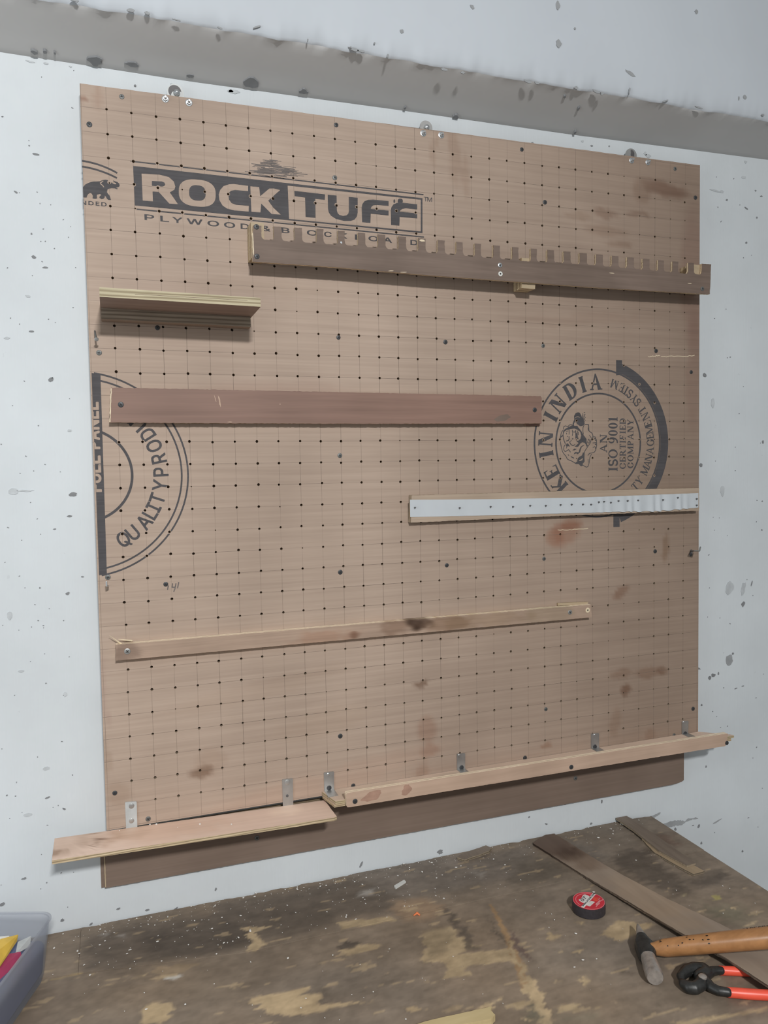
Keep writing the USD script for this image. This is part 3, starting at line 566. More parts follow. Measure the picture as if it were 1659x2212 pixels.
def arc_band(cx, cz, r, w, a0, a1, n=60):
    t = np.radians(np.linspace(a0, a1, n)); return LineString(np.c_[cx + r * np.cos(t), cz + r * np.sin(t)]).buffer(w / 2, cap_style=2)
for cx, cz, r, last in ((-.0455, -.2165, .1317, (1380, 560)), (-.0469, -.2371, .1433, (1370, 740))):
    e = np.array(E_([last])[0]) - [cx, cz]
    marks_e.append(arc_band(cx, cz, r, .0028, math.degrees(math.atan2(e[1], e[0])), 92))
for ch, x0, x1, yt, yb in (('N', 90, 272, 1545, 1690), ('D', 348, 535, 1560, 1705), ('E', 608, 740, 1580, 1725), ('D', 808, 1000, 1600, 1745)):
    p = E_([(x0, yb), (x1, yb + (x1 - x0) * .1), (x0, yt)])
    s = fit(glyph(ch, True), 1, 1); marks_e.append(place(s, *p, 1, 1))
ink('elephant_print', marks_e, 'printed elephant under a double arc, with letters NDED')
# left half seal -----------------------------------------------------
cx, cz = -.0577, -.587
full = [Polygon([(-.0378, -.4212), (-.0245, -.4232), (-.0263, -.7512), (-.0382, -.7522)])]
x, parts = 0, []
for ch in 'FULL PANEL':
    if ch == ' ': x += .45; continue
    s = fit(glyph(ch, True), .62 if ch in 'FLPE' else .74, 1).buffer(.035); parts.append(affinity.translate(s, x, 0)); x += s.bounds[2] + .10
fp = place(unary_union(parts), (-.0297, -.6143), (-.0295, -.4676), (-.0297 - .0195, -.6143), x - .1, 1)
full = [full[0].difference(fp), arc_band(cx, cz, .1672, .0028, -82, 82), arc_band(cx, cz, .1568, .0028, -80, 80), arc_band(-.0571, -.587, .0762, .0042, -68, 68)]
def turn(s, w, h, ang, r, size, inward):           # a letter of width w (cap height 1) on a circle about the origin at angle ang
    s = affinity.translate(s, -w / 2, 0)
    s = affinity.scale(s, size, size, origin=(0, 0))
    if inward: return affinity.translate(affinity.rotate(s, ang + 90, origin=(0, 0)), r * math.cos(math.radians(ang)), r * math.sin(math.radians(ang)))
    return affinity.translate(affinity.rotate(s, ang - 90, origin=(0, 0)), r * math.cos(math.radians(ang)), r * math.sin(math.radians(ang)))
def angle_of(pt, c): return math.degrees(math.atan2(pt[1] - c[1], pt[0] - c[0]))
L_ = lambda pts: wall_pts(zoomed(150, 780, 500 / 1659, pts))
for ch, p in zip('QUALITYPROD', [(385, 1275), (450, 1225), (545, 1160), (598, 1105), (618, 1055), (628, 985), (640, 890), (645, 795), (635, 700), (602, 610), (560, 525)]):
    a = angle_of(L_([p])[0], (cx, cz)); s = glyph(ch, True); w = s.bounds[2]
    full.append(affinity.translate(turn(affinity.scale(s, .86, 1, origin=(0, 0)), w * .86, 1, a, .1345, .0235, True), cx, cz))
for ch, p in zip('UC', [(490, 455), (430, 400)]):
    a = angle_of(L_([p])[0], (cx, cz)); s = glyph(ch, True); full.append(affinity.translate(turn(s, s.bounds[2], 1, a, .1345, .0235, True), cx, cz))
ink('quality_seal_print', full, 'half-round printed seal reading FULL PANEL and QUALITY PRODUCT')
# right seal ---------------------------------------------------------
cx, cz = .9300, -.5412
R_ = lambda pts: wall_pts(zoomed(1120, 750, 439 / 1659, pts))
seal = [arc_band(cx, cz, .1503, .0034, 0, 360, 160), arc_band(cx, cz, .1013, .0034, 0, 360, 140)]
arc_thick = arc_band(cx, cz, .1622, .0194, -72, 72, 90).intersection(sbox(.9714, -1, 1.2, 0))
seal += [arc_thick, Polygon([(.9714, -.3708), (.9857, -.3708), (.9857, -.40), (.9714, -.402)]), Polygon([(.9648, -.685), (.9648, -.7143), (.9799, -.7147), (.9799, -.685)])]
for ch, p, wd in zip('KEININDIA', [(345, 1110), (275, 1020), (235, 870), (232, 750), (270, 570), (322, 460), (432, 362), (525, 312), (632, 288)], [1] * 9):
    a = angle_of(R_([p])[0], (cx, cz)); s, w = serif_letter(ch, T=.25, t=.095, S=.075)
    seal.append(affinity.translate(turn(affinity.scale(s, .95, 1, origin=(0, 0)), w * .95, 1, a, .1090, .0325, False), cx, cz))
for ch, p in zip('TYMANAGEMENTSYSTEM', [(945, 1130), (980, 1085), (1035, 1010), (1062, 955), (1070, 905), (1085, 845), (1080, 780), (1082, 725), (1080, 670), (1068, 620), (1045, 560), (1018, 505), (975, 450), (945, 415), (910, 380), (880, 350), (845, 325), (785, 300)]):
    a = angle_of(R_([p])[0], (cx, cz)); s, w = serif_letter(ch, T=.18, t=.08, S=.07)
    seal.append(affinity.translate(turn(affinity.scale(s, .90, 1, origin=(0, 0)), w * .90, 1, a, .1355, .0180, True), cx, cz))
for txt, x0, x1, yb, yt, T in (('AN', 722, 665, 860, 712, .20), ('ISO 9001', 808, 735, 1012, 568, .20), ('CERTIFIED', 875, 826, 995, 578, .19), ('COMPANY', 937, 890, 990, 590, .22)):
    s, w = along(txt, None, None, 1, T=T, t=.085, S=.075, gap=.10)
    p00, p10, p01 = R_([(x0, yb), (x0, yt), (x1, yb)])
    seal.append(place(s, p00, p10, p01, w, 1))
# tiger emblem
T_ = lambda pts: wall_pts(zoomed(1190, 870, 120 / 1659, pts))
def stroke(pts, w): return LineString(T_(pts)).buffer(w / 2)
def solid(pts): return Polygon(T_(pts)).buffer(0)
head = [solid([(690, 400), (740, 310), (810, 285), (860, 300), (900, 370), (930, 440), (960, 520), (1010, 610), (990, 650), (940, 690), (880, 700), (830, 670), (790, 640), (740, 580), (705, 580), (680, 660), (640, 690), (655, 600), (700, 500)]).difference(stroke([(735, 450), (770, 415), (820, 415), (855, 440)], .0012)),
        solid([(945, 320), (955, 300), (970, 420), (985, 560), (960, 560), (940, 450)]), stroke([(985, 290), (1020, 300)], .001), stroke([(985, 360), (1025, 350), (990, 410), (1030, 440), (990, 480), (1025, 520), (1000, 570)], .001),
        solid([(370, 830), (450, 765), (520, 735), (600, 690), (680, 660), (700, 690), (790, 690), (810, 730), (860, 790), (920, 870), (960, 950), (1010, 1010), (1060, 1080), (1065, 1170), (1090, 1270), (1110, 1290), (1060, 1310), (1050, 1250), (1000, 1190), (930, 1180), (880, 1215), (850, 1260), (780, 1320), (720, 1310), (830, 1200), (800, 1180), (740, 1130), (830, 1130), (880, 1080), (905, 980), (880, 880), (830, 820), (760, 790), (700, 770), (560, 790), (470, 810), (400, 860), (370, 940), (355, 1000), (300, 1040), (260, 1050), (270, 1020), (350, 960)]),
        stroke([(510, 730), (540, 670), (580, 655), (630, 660)], .0013), stroke([(375, 790), (380, 720), (430, 690), (500, 710)], .0013), stroke([(350, 830), (310, 900), (290, 1000), (275, 1080), (285, 1180), (310, 1320), (345, 1460), (400, 1540), (450, 1600), (490, 1680), (560, 1720), (620, 1740), (720, 1800)], .0014),
        stroke([(365, 960), (370, 1060), (400, 1150), (430, 1220)], .0016), stroke([(430, 1250), (390, 1310), (380, 1390), (400, 1440), (440, 1460), (490, 1420), (530, 1400), (580, 1470)], .0014), solid([(450, 1260), (480, 1210), (520, 1230), (570, 1310), (500, 1290), (480, 1330), (450, 1380), (465, 1310)]),
        stroke([(540, 1010), (545, 1080), (520, 1130), (460, 1140)], .0016), stroke([(560, 1180), (600, 1250), (660, 1280), (720, 1250)], .0016), stroke([(560, 1160), (610, 1130)], .0012), stroke([(540, 800), (545, 900), (540, 940)], .0014), stroke([(640, 820), (650, 900), (640, 980)], .0013), stroke([(650, 870), (710, 880), (740, 820)], .0012), stroke([(735, 850), (745, 980), (740, 1080)], .0016),
        solid([(755, 900), (770, 900), (790, 1040), (830, 1080), (770, 1090), (745, 1050)]), stroke([(790, 850), (785, 960), (810, 1060)], .0011), stroke([(790, 850), (820, 825)], .001), stroke([(815, 880), (815, 960)], .0016), stroke([(465, 920), (470, 930)], .002), stroke([(490, 1000), (495, 1010)], .0016), stroke([(640, 1080), (655, 1070)], .0018), stroke([(460, 870), (500, 840)], .001),
        solid([(640, 1420), (700, 1370), (770, 1380), (710, 1420)]), solid([(680, 1540), (720, 1470), (830, 1480), (850, 1400), (890, 1310), (960, 1270), (1000, 1270), (920, 1320), (890, 1400), (870, 1480), (800, 1540), (760, 1510)]), stroke([(510, 1540), (535, 1580)], .001), stroke([(600, 1610), (680, 1650)], .0018), stroke([(720, 1300), (790, 1310), (830, 1280)], .0014),
        solid([(960, 1480), (1005, 1500), (1000, 1640), (1005, 1760), (940, 1830), (965, 1870), (900, 1900), (830, 1830), (740, 1830), (720, 1800), (800, 1740), (760, 1700), (840, 1620), (930, 1570)]).difference(solid([(830, 1730), (965, 1640), (940, 1720), (860, 1745)])),
        stroke([(960, 1870), (1060, 1925), (1110, 1900), (1150, 1760), (1165, 1620), (1210, 1540)], .0013), stroke([(1110, 1570), (1150, 1510), (1280, 1490), (1340, 1420), (1365, 1280), (1360, 1120), (1320, 1020), (1250, 1020), (1205, 1090), (1180, 1190), (1100, 1310), (1020, 1430), (1000, 1500)], .0014),
        stroke([(1250, 1100), (1330, 1060)], .0013), stroke([(1255, 1200), (1345, 1190)], .0014), stroke([(1260, 1330), (1310, 1310), (1345, 1370)], .0014), solid([(1330, 1090), (1365, 1100), (1365, 1140), (1320, 1130)]), solid([(1320, 1220), (1365, 1230), (1360, 1260), (1310, 1250)]), solid([(1320, 1350), (1360, 1340), (1345, 1400), (1325, 1390)]),
        stroke([(1020, 650), (1110, 650), (1130, 720), (1120, 820), (1170, 870), (1230, 910), (1255, 980), (1250, 1030)], .0015), solid([(1080, 640), (1130, 640), (1145, 850), (1100, 790), (1120, 690)]), stroke([(990, 660), (960, 740), (955, 850), (970, 940)], .0014), stroke([(1150, 970), (1200, 1040)], .0012), stroke([(1130, 1080), (1165, 1160), (1120, 1210), (1090, 1180), (1125, 1090)], .0011), stroke([(1110, 1690), (1115, 1780)], .0012)]
seal += head
ink('certification_seal_print', seal, 'round printed seal with tiger emblem, reading MAKE IN INDIA and ISO 9001')
rgm = np.random.default_rng(9)
scr = []
for (a, b) in [((1428, 770), (1500, 769)), ((1400, 771), (1425, 768)), ((1205, 1145), (1270, 1142))]:
    p, q_ = on_y(*a), on_y(*b); n = 14; t = np.linspace(0, 1, n)
    scr.append(LineString(np.c_[p[0] + (q_[0] - p[0]) * t, p[2] + (q_[2] - p[2]) * t + rgm.normal(0, .0006, n)]).buffer(.0006))
for i, g in enumerate(scr): ink('scratch', g, 'pale scratch in the veneer', 'splinter_wood')
pen = [LineString(wall_pts(zoomed(350, 1240, .3, p))).buffer(.0009) for p in ([(45, 85), (40, 110)], [(75, 70), (72, 95), (95, 95), (100, 70)], [(120, 60), (112, 100)], [(95, 100), (85, 125)])]
ink('pen_scribble', pen, 'small dark scribble beside a screw', 'smear_ink')

# screws in the face: a countersunk head with a cross slot
def screw_mesh(c, r=.0042, normal=(0, -1, 0), h=.0012, slot=True):
    n = np.array(normal, float)
    m = lathe([(0, -.002), (r * .8, -.002), (r, 0), (r * .96, h * .6), (r * .7, h), (0, h)], c, n, 16)
    return m
def cross_mesh(c, r, ang=30, h=.0013):
    s = unary_union([sbox(-r * .55, -r * .12, r * .55, r * .12), sbox(-r * .12, -r * .55, r * .12, r * .55)])
    return slab_xz(affinity.translate(affinity.rotate(s, ang, origin=(0, 0)), c[0], c[2]), c[1], c[1] - h - .0001)
def screw(parent, c, mat_='screw_black', r=.0042, ang=30, label=None):
    s = obj('screw', screw_mesh(c, r), mat_, parent, label=label, smooth=30)
    if s.GetPath().pathElementCount < 4: obj('slot', cross_mesh(c, r, ang), 'hole_dark', s)
    return s
for i, (px, py) in enumerate([(263, 209), (193, 269), (726, 270), (723, 384), (1127, 323), (1177, 437), (1458, 365), (1502, 427), (340, 708), (214, 762), (731, 729), (962, 739), (1173, 747), (1417, 758), (1493, 804), (734, 984), (965, 1221), (735, 1236), (1175, 1207), (1415, 1191), (1492, 1198), (233, 1247), (358, 1262), (735, 1590), (1179, 1532), (1497, 1531), (248, 1713), (320, 1769), (763, 1697), (1134, 1637), (1456, 1588)]):
    screw(peg, on_y(px, py), 'screw_black' if i % 3 else 'screw_grey', .0040 + .0004 * (i % 2), 20 + 37 * i)
for px, py in ((555, 1810), (1243, 1681)): screw(low, on_y(px, py, .018), 'screw_grey', .0045)

# ---------------------------------------------------------------- hanger plates along the top edge
for (disc, b1, b2, kind, where) in (((379, 199), (357, 214), (408, 222), 'crescent', 'near its left corner'), ((921, 275), (914, 288), (953, 292), 'round', 'at its middle'), ((1364, 335), (1364, 347), (1399, 351), 'dark', 'near its right corner')):
    c = on_y(*disc, .016)
    t = thing('hanger_plate', {'crescent': 'pale metal hanger plate with a dark keyhole, behind the pegboard top near its left corner', 'round': 'round metal hanger plate with a bright screw, behind the pegboard top at its middle', 'dark': 'dull grey hanger plate with dark keyhole, behind the pegboard top near its right corner'}[kind], 'hanger', c, 'hanger plates along the top of the pegboard')
    r = .0125 if kind == 'round' else .0135
    pl = Point(c[0], c[2]).buffer(r, 20).union(sbox(c[0] - r, c[2] - .03, c[0] + r, c[2]))
    obj('plate', slab_xz(pl, .0185, .0165), {'crescent': 'plate_pale', 'round': 'zinc_dull', 'dark': 'zinc_dull'}[kind], t)
    if kind == 'crescent':
        kh = Point(c[0] - .001, c[2] + .001).buffer(.0105, 16).difference(Point(c[0] + .003, c[2] - .007).buffer(.0105, 16))
        obj('keyhole', slab_xz(kh, .0166, .0162), 'rust_dark', t)
    if kind == 'dark':
        obj('keyhole', slab_xz(blob(c[0] + .002, c[2] + .001, .0045, .0085, 10, 4), .0166, .0162), 'rust_dark', t)
    if kind != 'dark':
        w = obj('wall_screw', lathe([(0, -.004), (.0045, -.003), (.0055, 0), (.0045, .003), (.0018, .0045), (0, .0046)], (c[0] + (.002 if kind == 'crescent' else 0), .0145, c[2] - .001), (0, -1, 0), 16), 'zinc', t, smooth=40)
    for b in (b1, b2):
        p = on_y(*b)
        o = obj('bolt', cat([lathe([(0, 0), (.0022, 0), (.0022, .0075), (.0016, .0085), (0, .0085)], p, (0, -1, .05), 12), lathe([(0, -.001), (.0058, -.001), (.0058, .0008), (.0045, .0012), (0, .0012)], p, (0, -1, 0), 18), lathe([(0, .001), (.0042, .001), (.0042, .0036), (.0036, .0042), (0, .0042)], p, (0, -1, 0), 6)]), 'zinc', t)

# ---------------------------------------------------------------- notched rack
YF = -.040
teeth = [(548, 565), (591.8, 608.7), (636.4, 653), (684.7, 699), (730.5, 745), (774, 789.5), (817, 833), (861, 877.5), (904, 919.7), (946, 961), (986, 1000), (1026, 1039), (1066, 1080), (1107, 1120), (1147, 1159.6), (1183, 1197), (1218, 1232.5), (1252.5, 1268), (1288, 1302), (1322, 1336), (1355, 1369.5), (1389, 1403), (1422, 1434), (1453, 1465), (1487, 1499), (1516, 1538)]
top_y = lambda x: np.interp(x, [548, 694, 781, 870, 1112, 1189, 1329, 1395, 1460, 1537], [487, 494.5, 503, 511, 534, 540, 553, 559, 565, 571])
bot_y = lambda x: np.interp(x, [577, 759, 891, 1133, 1272, 1474, 1540], [517, 529.5, 541.5, 563, 571.5, 589.5, 594])
lx = lambda px, py: on_y(px, py, YF)
outline = [tuple(lx(x, top_y(x))[[0, 2]]) for x in np.linspace(547, 1536, 30)]
outline += [tuple(lx(1533.5, 635.5)[[0, 2]])] + [tuple(lx(x, y)[[0, 2]]) for x, y in ((1300, 622), (926, 594.5), (733, 577.6), (545.5, 565))]
body = Polygon(outline)
cuts = []
for (a0, a1), (b0, b1) in zip(teeth[:-1], teeth[1:]):
    yb = bot_y((a1 + b0) / 2)
    p0, p1 = lx(a1, yb)[[0, 2]], lx(b0, yb)[[0, 2]]
    r = .006
    nb = sbox(p0[0], p0[1], p1[0], p0[1] + .06)
    nb = sbox(p0[0] + r, p0[1] + r, p1[0] - r, p0[1] + .06).buffer(r, 6).union(sbox(p0[0], p0[1] + .02, p1[0], p0[1] + .06))
    cuts.append(nb)
rack = thing('notched_rack', 'long dark brown notched rack with square teeth, screwed across the upper pegboard', 'tool rack', (.70, -.02, -.21))
obj('comb', slab_xz(rough(body.difference(unary_union(cuts)), .0025, .00055, 3), -.0332, YF), 'notch_wood', rack)
for x0, x1, zt, zb_ in ((.2214, .244, -.168, -.2275), (.7345, .764, -.19, -.247), (1.13, 1.172, -.175, -.228)):
    obj('spacer_block', cat([slab_xz(rough(Polygon([(x0, zb_), (x1, zb_), (x1, zt), (x0, zt)]), .003, .0004, 8), -.0004, -.0165), slab_xz(rough(Polygon([(x0 + .0006, zb_ + .0004), (x1, zb_), (x1, zt), (x0 + .0006, zt)]), .003, .0004, 12), -.0168, -.0331)]), 'spacer_wood', rack, label='bare tan spacer block')
for px, py, m_ in ((555, 554, 'screw_black'), (554, 490, 'screw_black'), (1080, 573, 'zinc'), (1517, 624, 'screw_grey')):
    screw(rack, on_y(px, py, YF), m_, .0045, 25)
cs = on_y(1081, 591.5, YF)
obj('countersink', lathe([(0, .0004), (.0045, .0003), (.0045, -.001), (0, -.001)], cs, (0, -1, 0), 16), 'paper_warm', rack, label='pale empty countersunk hole')
obj('pilot_hole', lathe([(0, .0006), (.0016, .0005), (.0016, -.001), (0, -.001)], cs, (0, -1, 0), 10), 'hole_dark', rack)
obj('paint_fleck', slab_xz(blob(*on_y(737, 524, YF)[[0, 2]], .0016, .002, 0, 3), YF + .0003, YF - .0004), 'paper', rack)
each('bare_corner', [blob(*on_y(912, 519.5, YF)[[0, 2]], .006, .0018, 0, 5), blob(*on_y(546 + .6, 530, YF)[[0, 2]], .0012, .016, 0, 9, n=40, amp=.6), blob(*on_y(872, 588, YF)[[0, 2]], .006, .0006, 5, 8), blob(*on_y(845, 585, YF)[[0, 2]], .005, .0006, 5, 2), blob(*on_y(1322, 590, YF)[[0, 2]], .006, .0006, 0, 2), blob(*on_y(1490, 612, YF)[[0, 2]], .005, .0008, 0, 2)], YF + .0003, YF - .0002, 'splinter_wood', rack, 'bare splintered wood')

# ---------------------------------------------------------------- small stepped ply shelf, upper left
blk = thing('block_shelf', 'short stepped shelf of two stacked plywood offcuts, upper left of the pegboard', 'shelf', (.1, -.03, -.32))
def tilt_box(x0, x1, y0, y1, zt0, zt1, th):        # a board lying along x, its top going from zt0 to zt1
    v = [(x, y, z) for x, zt in ((x0, zt0), (x1, zt1)) for y in (y0, y1) for z in (zt - th, zt)]
    return m3.Manifold.hull_points(np.array(v)).refine_to_length(.02)
obj('upper_board', tilt_box(-.0205, .2210, -.108, -.0004, -.3067, -.3092, .0142), 'block_wood', blk)
obj('lower_board', tilt_box(-.0196, .2188, -.025, -.0004, -.3211, -.3236, .0170), 'block_wood_dull', blk)
obj('gap_line', bx(.03, .2, -.1083, -.1075, -.3146, -.3140), 'bench_frame', blk)

# ---------------------------------------------------------------- reddish batten
Y2 = -.015
red = thing('batten', 'plain reddish brown plywood batten with one black screw at each end, across the pegboard middle', 'batten', (.39, -.006, -.475))
obj('board', slab_xz(rough(Polygon([(-.0089, -.4458), (-.0133, -.502), (.1088, -.5029), (.4186, -.5032), (.7872, -.5018), (.7878, -.4515), (.7855, -.4484)]), .003, .0005, 4), -.0003, Y2), 'red_wood', red)
obj('backing_sliver', slab_xz(Polygon([(.757, -.497), (.757, -.5065), (.7905, -.5055), (.7905, -.497)]), -.0003, -.004), 'red_wood', red)
obj('bare_edge', slab_xz(rough(Polygon([(-.0136, -.5015), (-.0092, -.447), (-.0078, -.447), (-.0118, -.5015)]), .002, .0007, 6), -.001, Y2 - .0002), 'splinter_wood', red, label='pale splintered left end')
each('scratch', [blob(*on_y(465, 861, Y2)[[0, 2]], .0006, .006, 15, 2), blob(*on_y(474, 868, Y2)[[0, 2]], .0012, .008, 10, 4, amp=.6), blob(*on_y(497, 911.5, Y2)[[0, 2]], .004, .0006, 0, 2), blob(*on_y(605, 873, Y2)[[0, 2]], .0009, .0009, 0, 2)], Y2 + .0003, Y2 - .0001, 'lip_wood', red)
obj('knot', slab_xz(blob(*on_y(1086, 903, Y2)[[0, 2]], .016, .006, 8, 12), Y2 + .0003, Y2 - .0001), 'notch_wood', red)
for px, py in ((261, 874), (1155, 885.5)): screw(red, on_y(px, py, Y2), 'screw_black', .0046)

# ---------------------------------------------------------------- batten with a white paper band
white = thing('papered_batten', 'pale wooden batten covered by a puckered white paper band, right half of the pegboard', 'batten', (.84, -.006, -.66))
obj('board', slab_xz(rough(Polygon([(.5110, -.6352), (.5088, -.6861), (.84, -.6852), (1.171, -.6867), (1.1706, -.6381), (.84, -.6362)]), .004, .0004, 5), -.0003, Y2), 'pale_strip', white)
def paper_band():
    xs = np.arange(.5073, 1.1691, .0012); ts = np.linspace(0, 1, 7)
    zt = np.interp(xs, [.507, .68, .878, 1.169], [-.6433, -.6474, -.6499, -.6489]); zb_ = np.interp(xs, [.507, .68, .878, .98, 1.06, 1.169], [-.6755, -.6785, -.6808, -.6815, -.683, -.6796])
    amp = np.interp(xs, [.5, .86, .97, 1.08, 1.14, 1.17], [.0002, .0005, .0022, .0045, .002, .0])
    ph = np.interp(xs, [.5, .9, 1.17], [0, 60, 130]); hump = (.5 - .5 * np.cos(ph + 1.2 * np.sin(ph * .37)))
    n = fbm(np.c_[xs * 60, xs * 0, xs * 0], 3)
    zb_ = zb_ + .0014 * (n - .5) * (xs > .9) - amp * hump * .5
    rows = [np.c_[xs, Y2 - .0004 - amp * hump * (.35 + .65 * t), zt + (zb_ - zt) * t] for t in ts]
    v = np.concatenate(rows); k = len(xs)
    f = np.concatenate([np.c_[i, i + k, i + k + 1, i + 1] for r in range(len(ts) - 1) for i in [r * k + np.arange(k - 1)]])
    return trimesh.Trimesh(v, tri(f), process=False)
obj('paper_band', paper_band(), 'paper', white, smooth=True)
kk = 400 / 1659
nails = zoomed(860, 1030, kk, [(152, 275), (553, 278), (830, 268), (1031, 268)]) + zoomed(1120, 750, 439 / 1659, [(97, 1293), (225, 1293), (345, 1287), (435, 1284), (528, 1283), (594, 1284), (658, 1264), (700, 1260), (755, 1268), (818, 1255), (893, 1254), (977, 1250), (1182, 1246), (1303, 1228), (1457, 1238), (1457, 1290)])
for p in nails:
    c = on_y(*p, Y2 - .003)
    obj('nail', lathe([(0, -.003), (.0013, -.003), (.0015, .0012), (0, .0016)], c, (0, -1, 0), 8), 'rust_dark', white)

# ---------------------------------------------------------------- lower plain batten
low_b = thing('stained_batten', 'slim wooden batten with pale top edge and dark smudges, across the lower pegboard', 'batten', (.44, -.006, -.88))
sb_poly = rough(Polygon([(-.0166, -.8672), (-.0175, -.8935), (.902, -.8955), (.899, -.8692)]), .004, .0004, 7)
sm_ = slab_xz(sb_poly, -.0003, Y2).subdivide_to_size(.012)
def batten_stain(v):
    out = np.ones((len(v), 3))
    w_ = fbm(np.c_[v[:, 0] * 60, v[:, 2] * 60, v[:, 0] * 0], 4)
    for px, py, w, h, col in ((905, 1345, 60, 30, (.42, .38, .36)), (895, 1350, 40, 26, (.55, .5, .46)), (860, 1355, 60, 30, (.72, .66, .62)), (960, 1347, 110, 30, (.78, .72, .66)), (765, 1372, 18, 14, (.6, .5, .45)), (268, 1410, 50, 40, (.72, .7, .7)), (700, 1378, 120, 30, (.95, .85, .8)), (1050, 1338, 200, 30, (.92, .9, .84)), (1190, 1326, 140, 34, (.86, .88, .84))):
        c = on_y(px, py, Y2); s = (c - CAM) @ ROT[:, 1] / FPX
        d = np.hypot((v[:, 0] - c[0]) / (w * s / 2), (v[:, 2] - c[2]) / (h * s / 2)) + (w_ - .5) * 1.6
        out *= 1 + (np.array(col) - 1) * np.clip((1.3 - d) / .5, 0, 1)[:, None]
    return out
obj('board', sm_, 'plain_strip', low_b, stain=batten_stain(np.array(sm_.vertices)))
obj('backing_sliver', slab_xz(Polygon([(.829, -.868), (.829, -.8625), (.90, -.8655), (.90, -.870)]), -.0003, -.0045), 'spacer_wood', low_b)
s0, s1 = on_y(236, 1372.5, -.014), on_y(262, 1391, -.008)
obj('splinter', chain([s0, (s0 + s1) / 2, s1], [.0003, .0009, .0016], 6), 'splinter_wood', low_b, label='pale splinter sticking out of the left end')
obj('splinter', chain([on_y(256, 1381, -.01), on_y(285, 1384, -.006)], [.0005, .0016], 6), 'splinter_wood', low_b)
screw(low_b, on_y(275, 1407, Y2), 'zinc_dull', .0052); screw(low_b, on_y(1231, 1322.5, Y2), 'zinc_dull', .0048)
cs = on_y(1269.5, 1318, Y2)
obj('countersink', lathe([(0, .0004), (.0052, .0003), (.0052, -.001), (0, -.001)], cs, (0, -1, 0), 16), 'splinter_wood', low_b, label='pale empty countersunk hole')
obj('pilot_hole', lathe([(0, .0006), (.0016, .0005), (.0016, -.001), (0, -.001)], cs, (0, -1, 0), 10), 'hole_dark', low_b)

# ---------------------------------------------------------------- shelves
def bracket(parent, pts, mat_, screws, leg_z, leg):
    (ax, az), (bx_, bz), (cx_, cz_) = wall_pts(pts)
    s = Polygon([(ax, az), (bx_, bz + (az - bz) * .5), (bx_ - .0005, cz_ - .012), (ax + .0003, cz_ - .012)]).buffer(-.0015).buffer(.0015)
    zlo = leg_z
    s = s.union(sbox(ax + .0003, zlo, bx_ - .0005, az - .02))
    b = obj('bracket', cat([slab_xz(s, -.0002, -.0020), bx(ax + .0003, bx_ - .0005, -leg, -.0005, zlo - .0018, zlo)]), mat_, parent)
    for (px, py), m_, r in screws:
        obj('screw', screw_mesh(on_y(px, py, -.002), r), m_, b, smooth=30)
def plank_mesh(poly, zl, zr, x0, x1, th):          # a board whose top runs from zl at x0 to zr at x1
    m = slab_xy(poly, 0, th).subdivide_to_size(.015)
    v = np.array(m.vertices); v[:, 2] += zl + (zr - zl) * (v[:, 0] - x0) / (x1 - x0) - th
    return trimesh.Trimesh(v, m.faces, process=False)
def top_stain(v, spots):
    out = np.ones((len(v), 3)); w_ = fbm(np.c_[v[:, :2] * 90, v[:, 0] * 0], 4)
    for x, y, rx, ry, col in spots:
        d = np.hypot((v[:, 0] - x) / rx, (v[:, 1] - y) / ry) + (w_ - .5) * 1.2
        out *= 1 + (np.array(col) - 1) * np.clip((1.2 - d) / .6, 0, 1)[:, None]
    return out
ls = thing('shelf', 'thin pale plywood shelf jutting out past the pegboard bottom left corner', 'shelf', (.1, -.04, -1.187))
lp = plank_mesh(rough(Polygon([(-.1226, -.0012), (-.1215, -.0785), (.3325, -.0765), (.338, -.0745), (.3352, -.0012)]), .006, .0005, 9), -1.1822, -1.1918, -.1226, .338, .0062)
spots = []
for px, py, rx, ry, col in ((218, 1815, .014, .004, (.5, .45, .42)), (210, 1826, .004, .012, (.55, .5, .46)), (200, 1831, .003, .014, (.55, .5, .46)), (203, 1800, .004, .01, (.65, .6, .56)), (115, 1848, .02, .01, (.6, .55, .5)), (140, 1830, .05, .05, (.86, .84, .82)), (215, 1815, .04, .03, (.86, .84, .82)), (280, 1800, .03, .03, (.9, .88, .85)), (350, 1795, .1, .04, (.97, .93, .9)), (620, 1745, .03, .02, (1.1, 1.12, 1.1))):
    c = on_z(px, py, -1.186); spots.append((c[0], c[1], rx, ry, col))
obj('plank', lp, 'shelf_wood', ls, stain=top_stain(np.array(lp.vertices), spots))
bracket(ls, [(269.9, 1732), (295.2, 1733), (294, 1783)], 'plate_pale', [((284, 1741), 'zinc_dull', .0045), ((284, 1773), 'zinc_dull', .0042)], -1.1925, .05)
bracket(ls, [(609, 1683), (632, 1682), (631, 1731)], 'zinc_dull', [((620.5, 1690), 'zinc_dull', .0052), ((620.5, 1719), 'rust_dark', .0024)], -1.1975, .05)
for i, (px, py) in enumerate(((310, 1779), (324, 1781), (338, 1780), (384, 1786), (500, 1777), (432, 1778), (258, 1795))):
    c = on_z(px, py, -1.185); r_ = .0008 + .0005 * (i % 3)
    obj('dust_fleck', ball((c[0], c[1], -1.1822 - .0096 * (c[0] + .1226) / .4606 + .0002), r_, 6), 'crumb', ls)

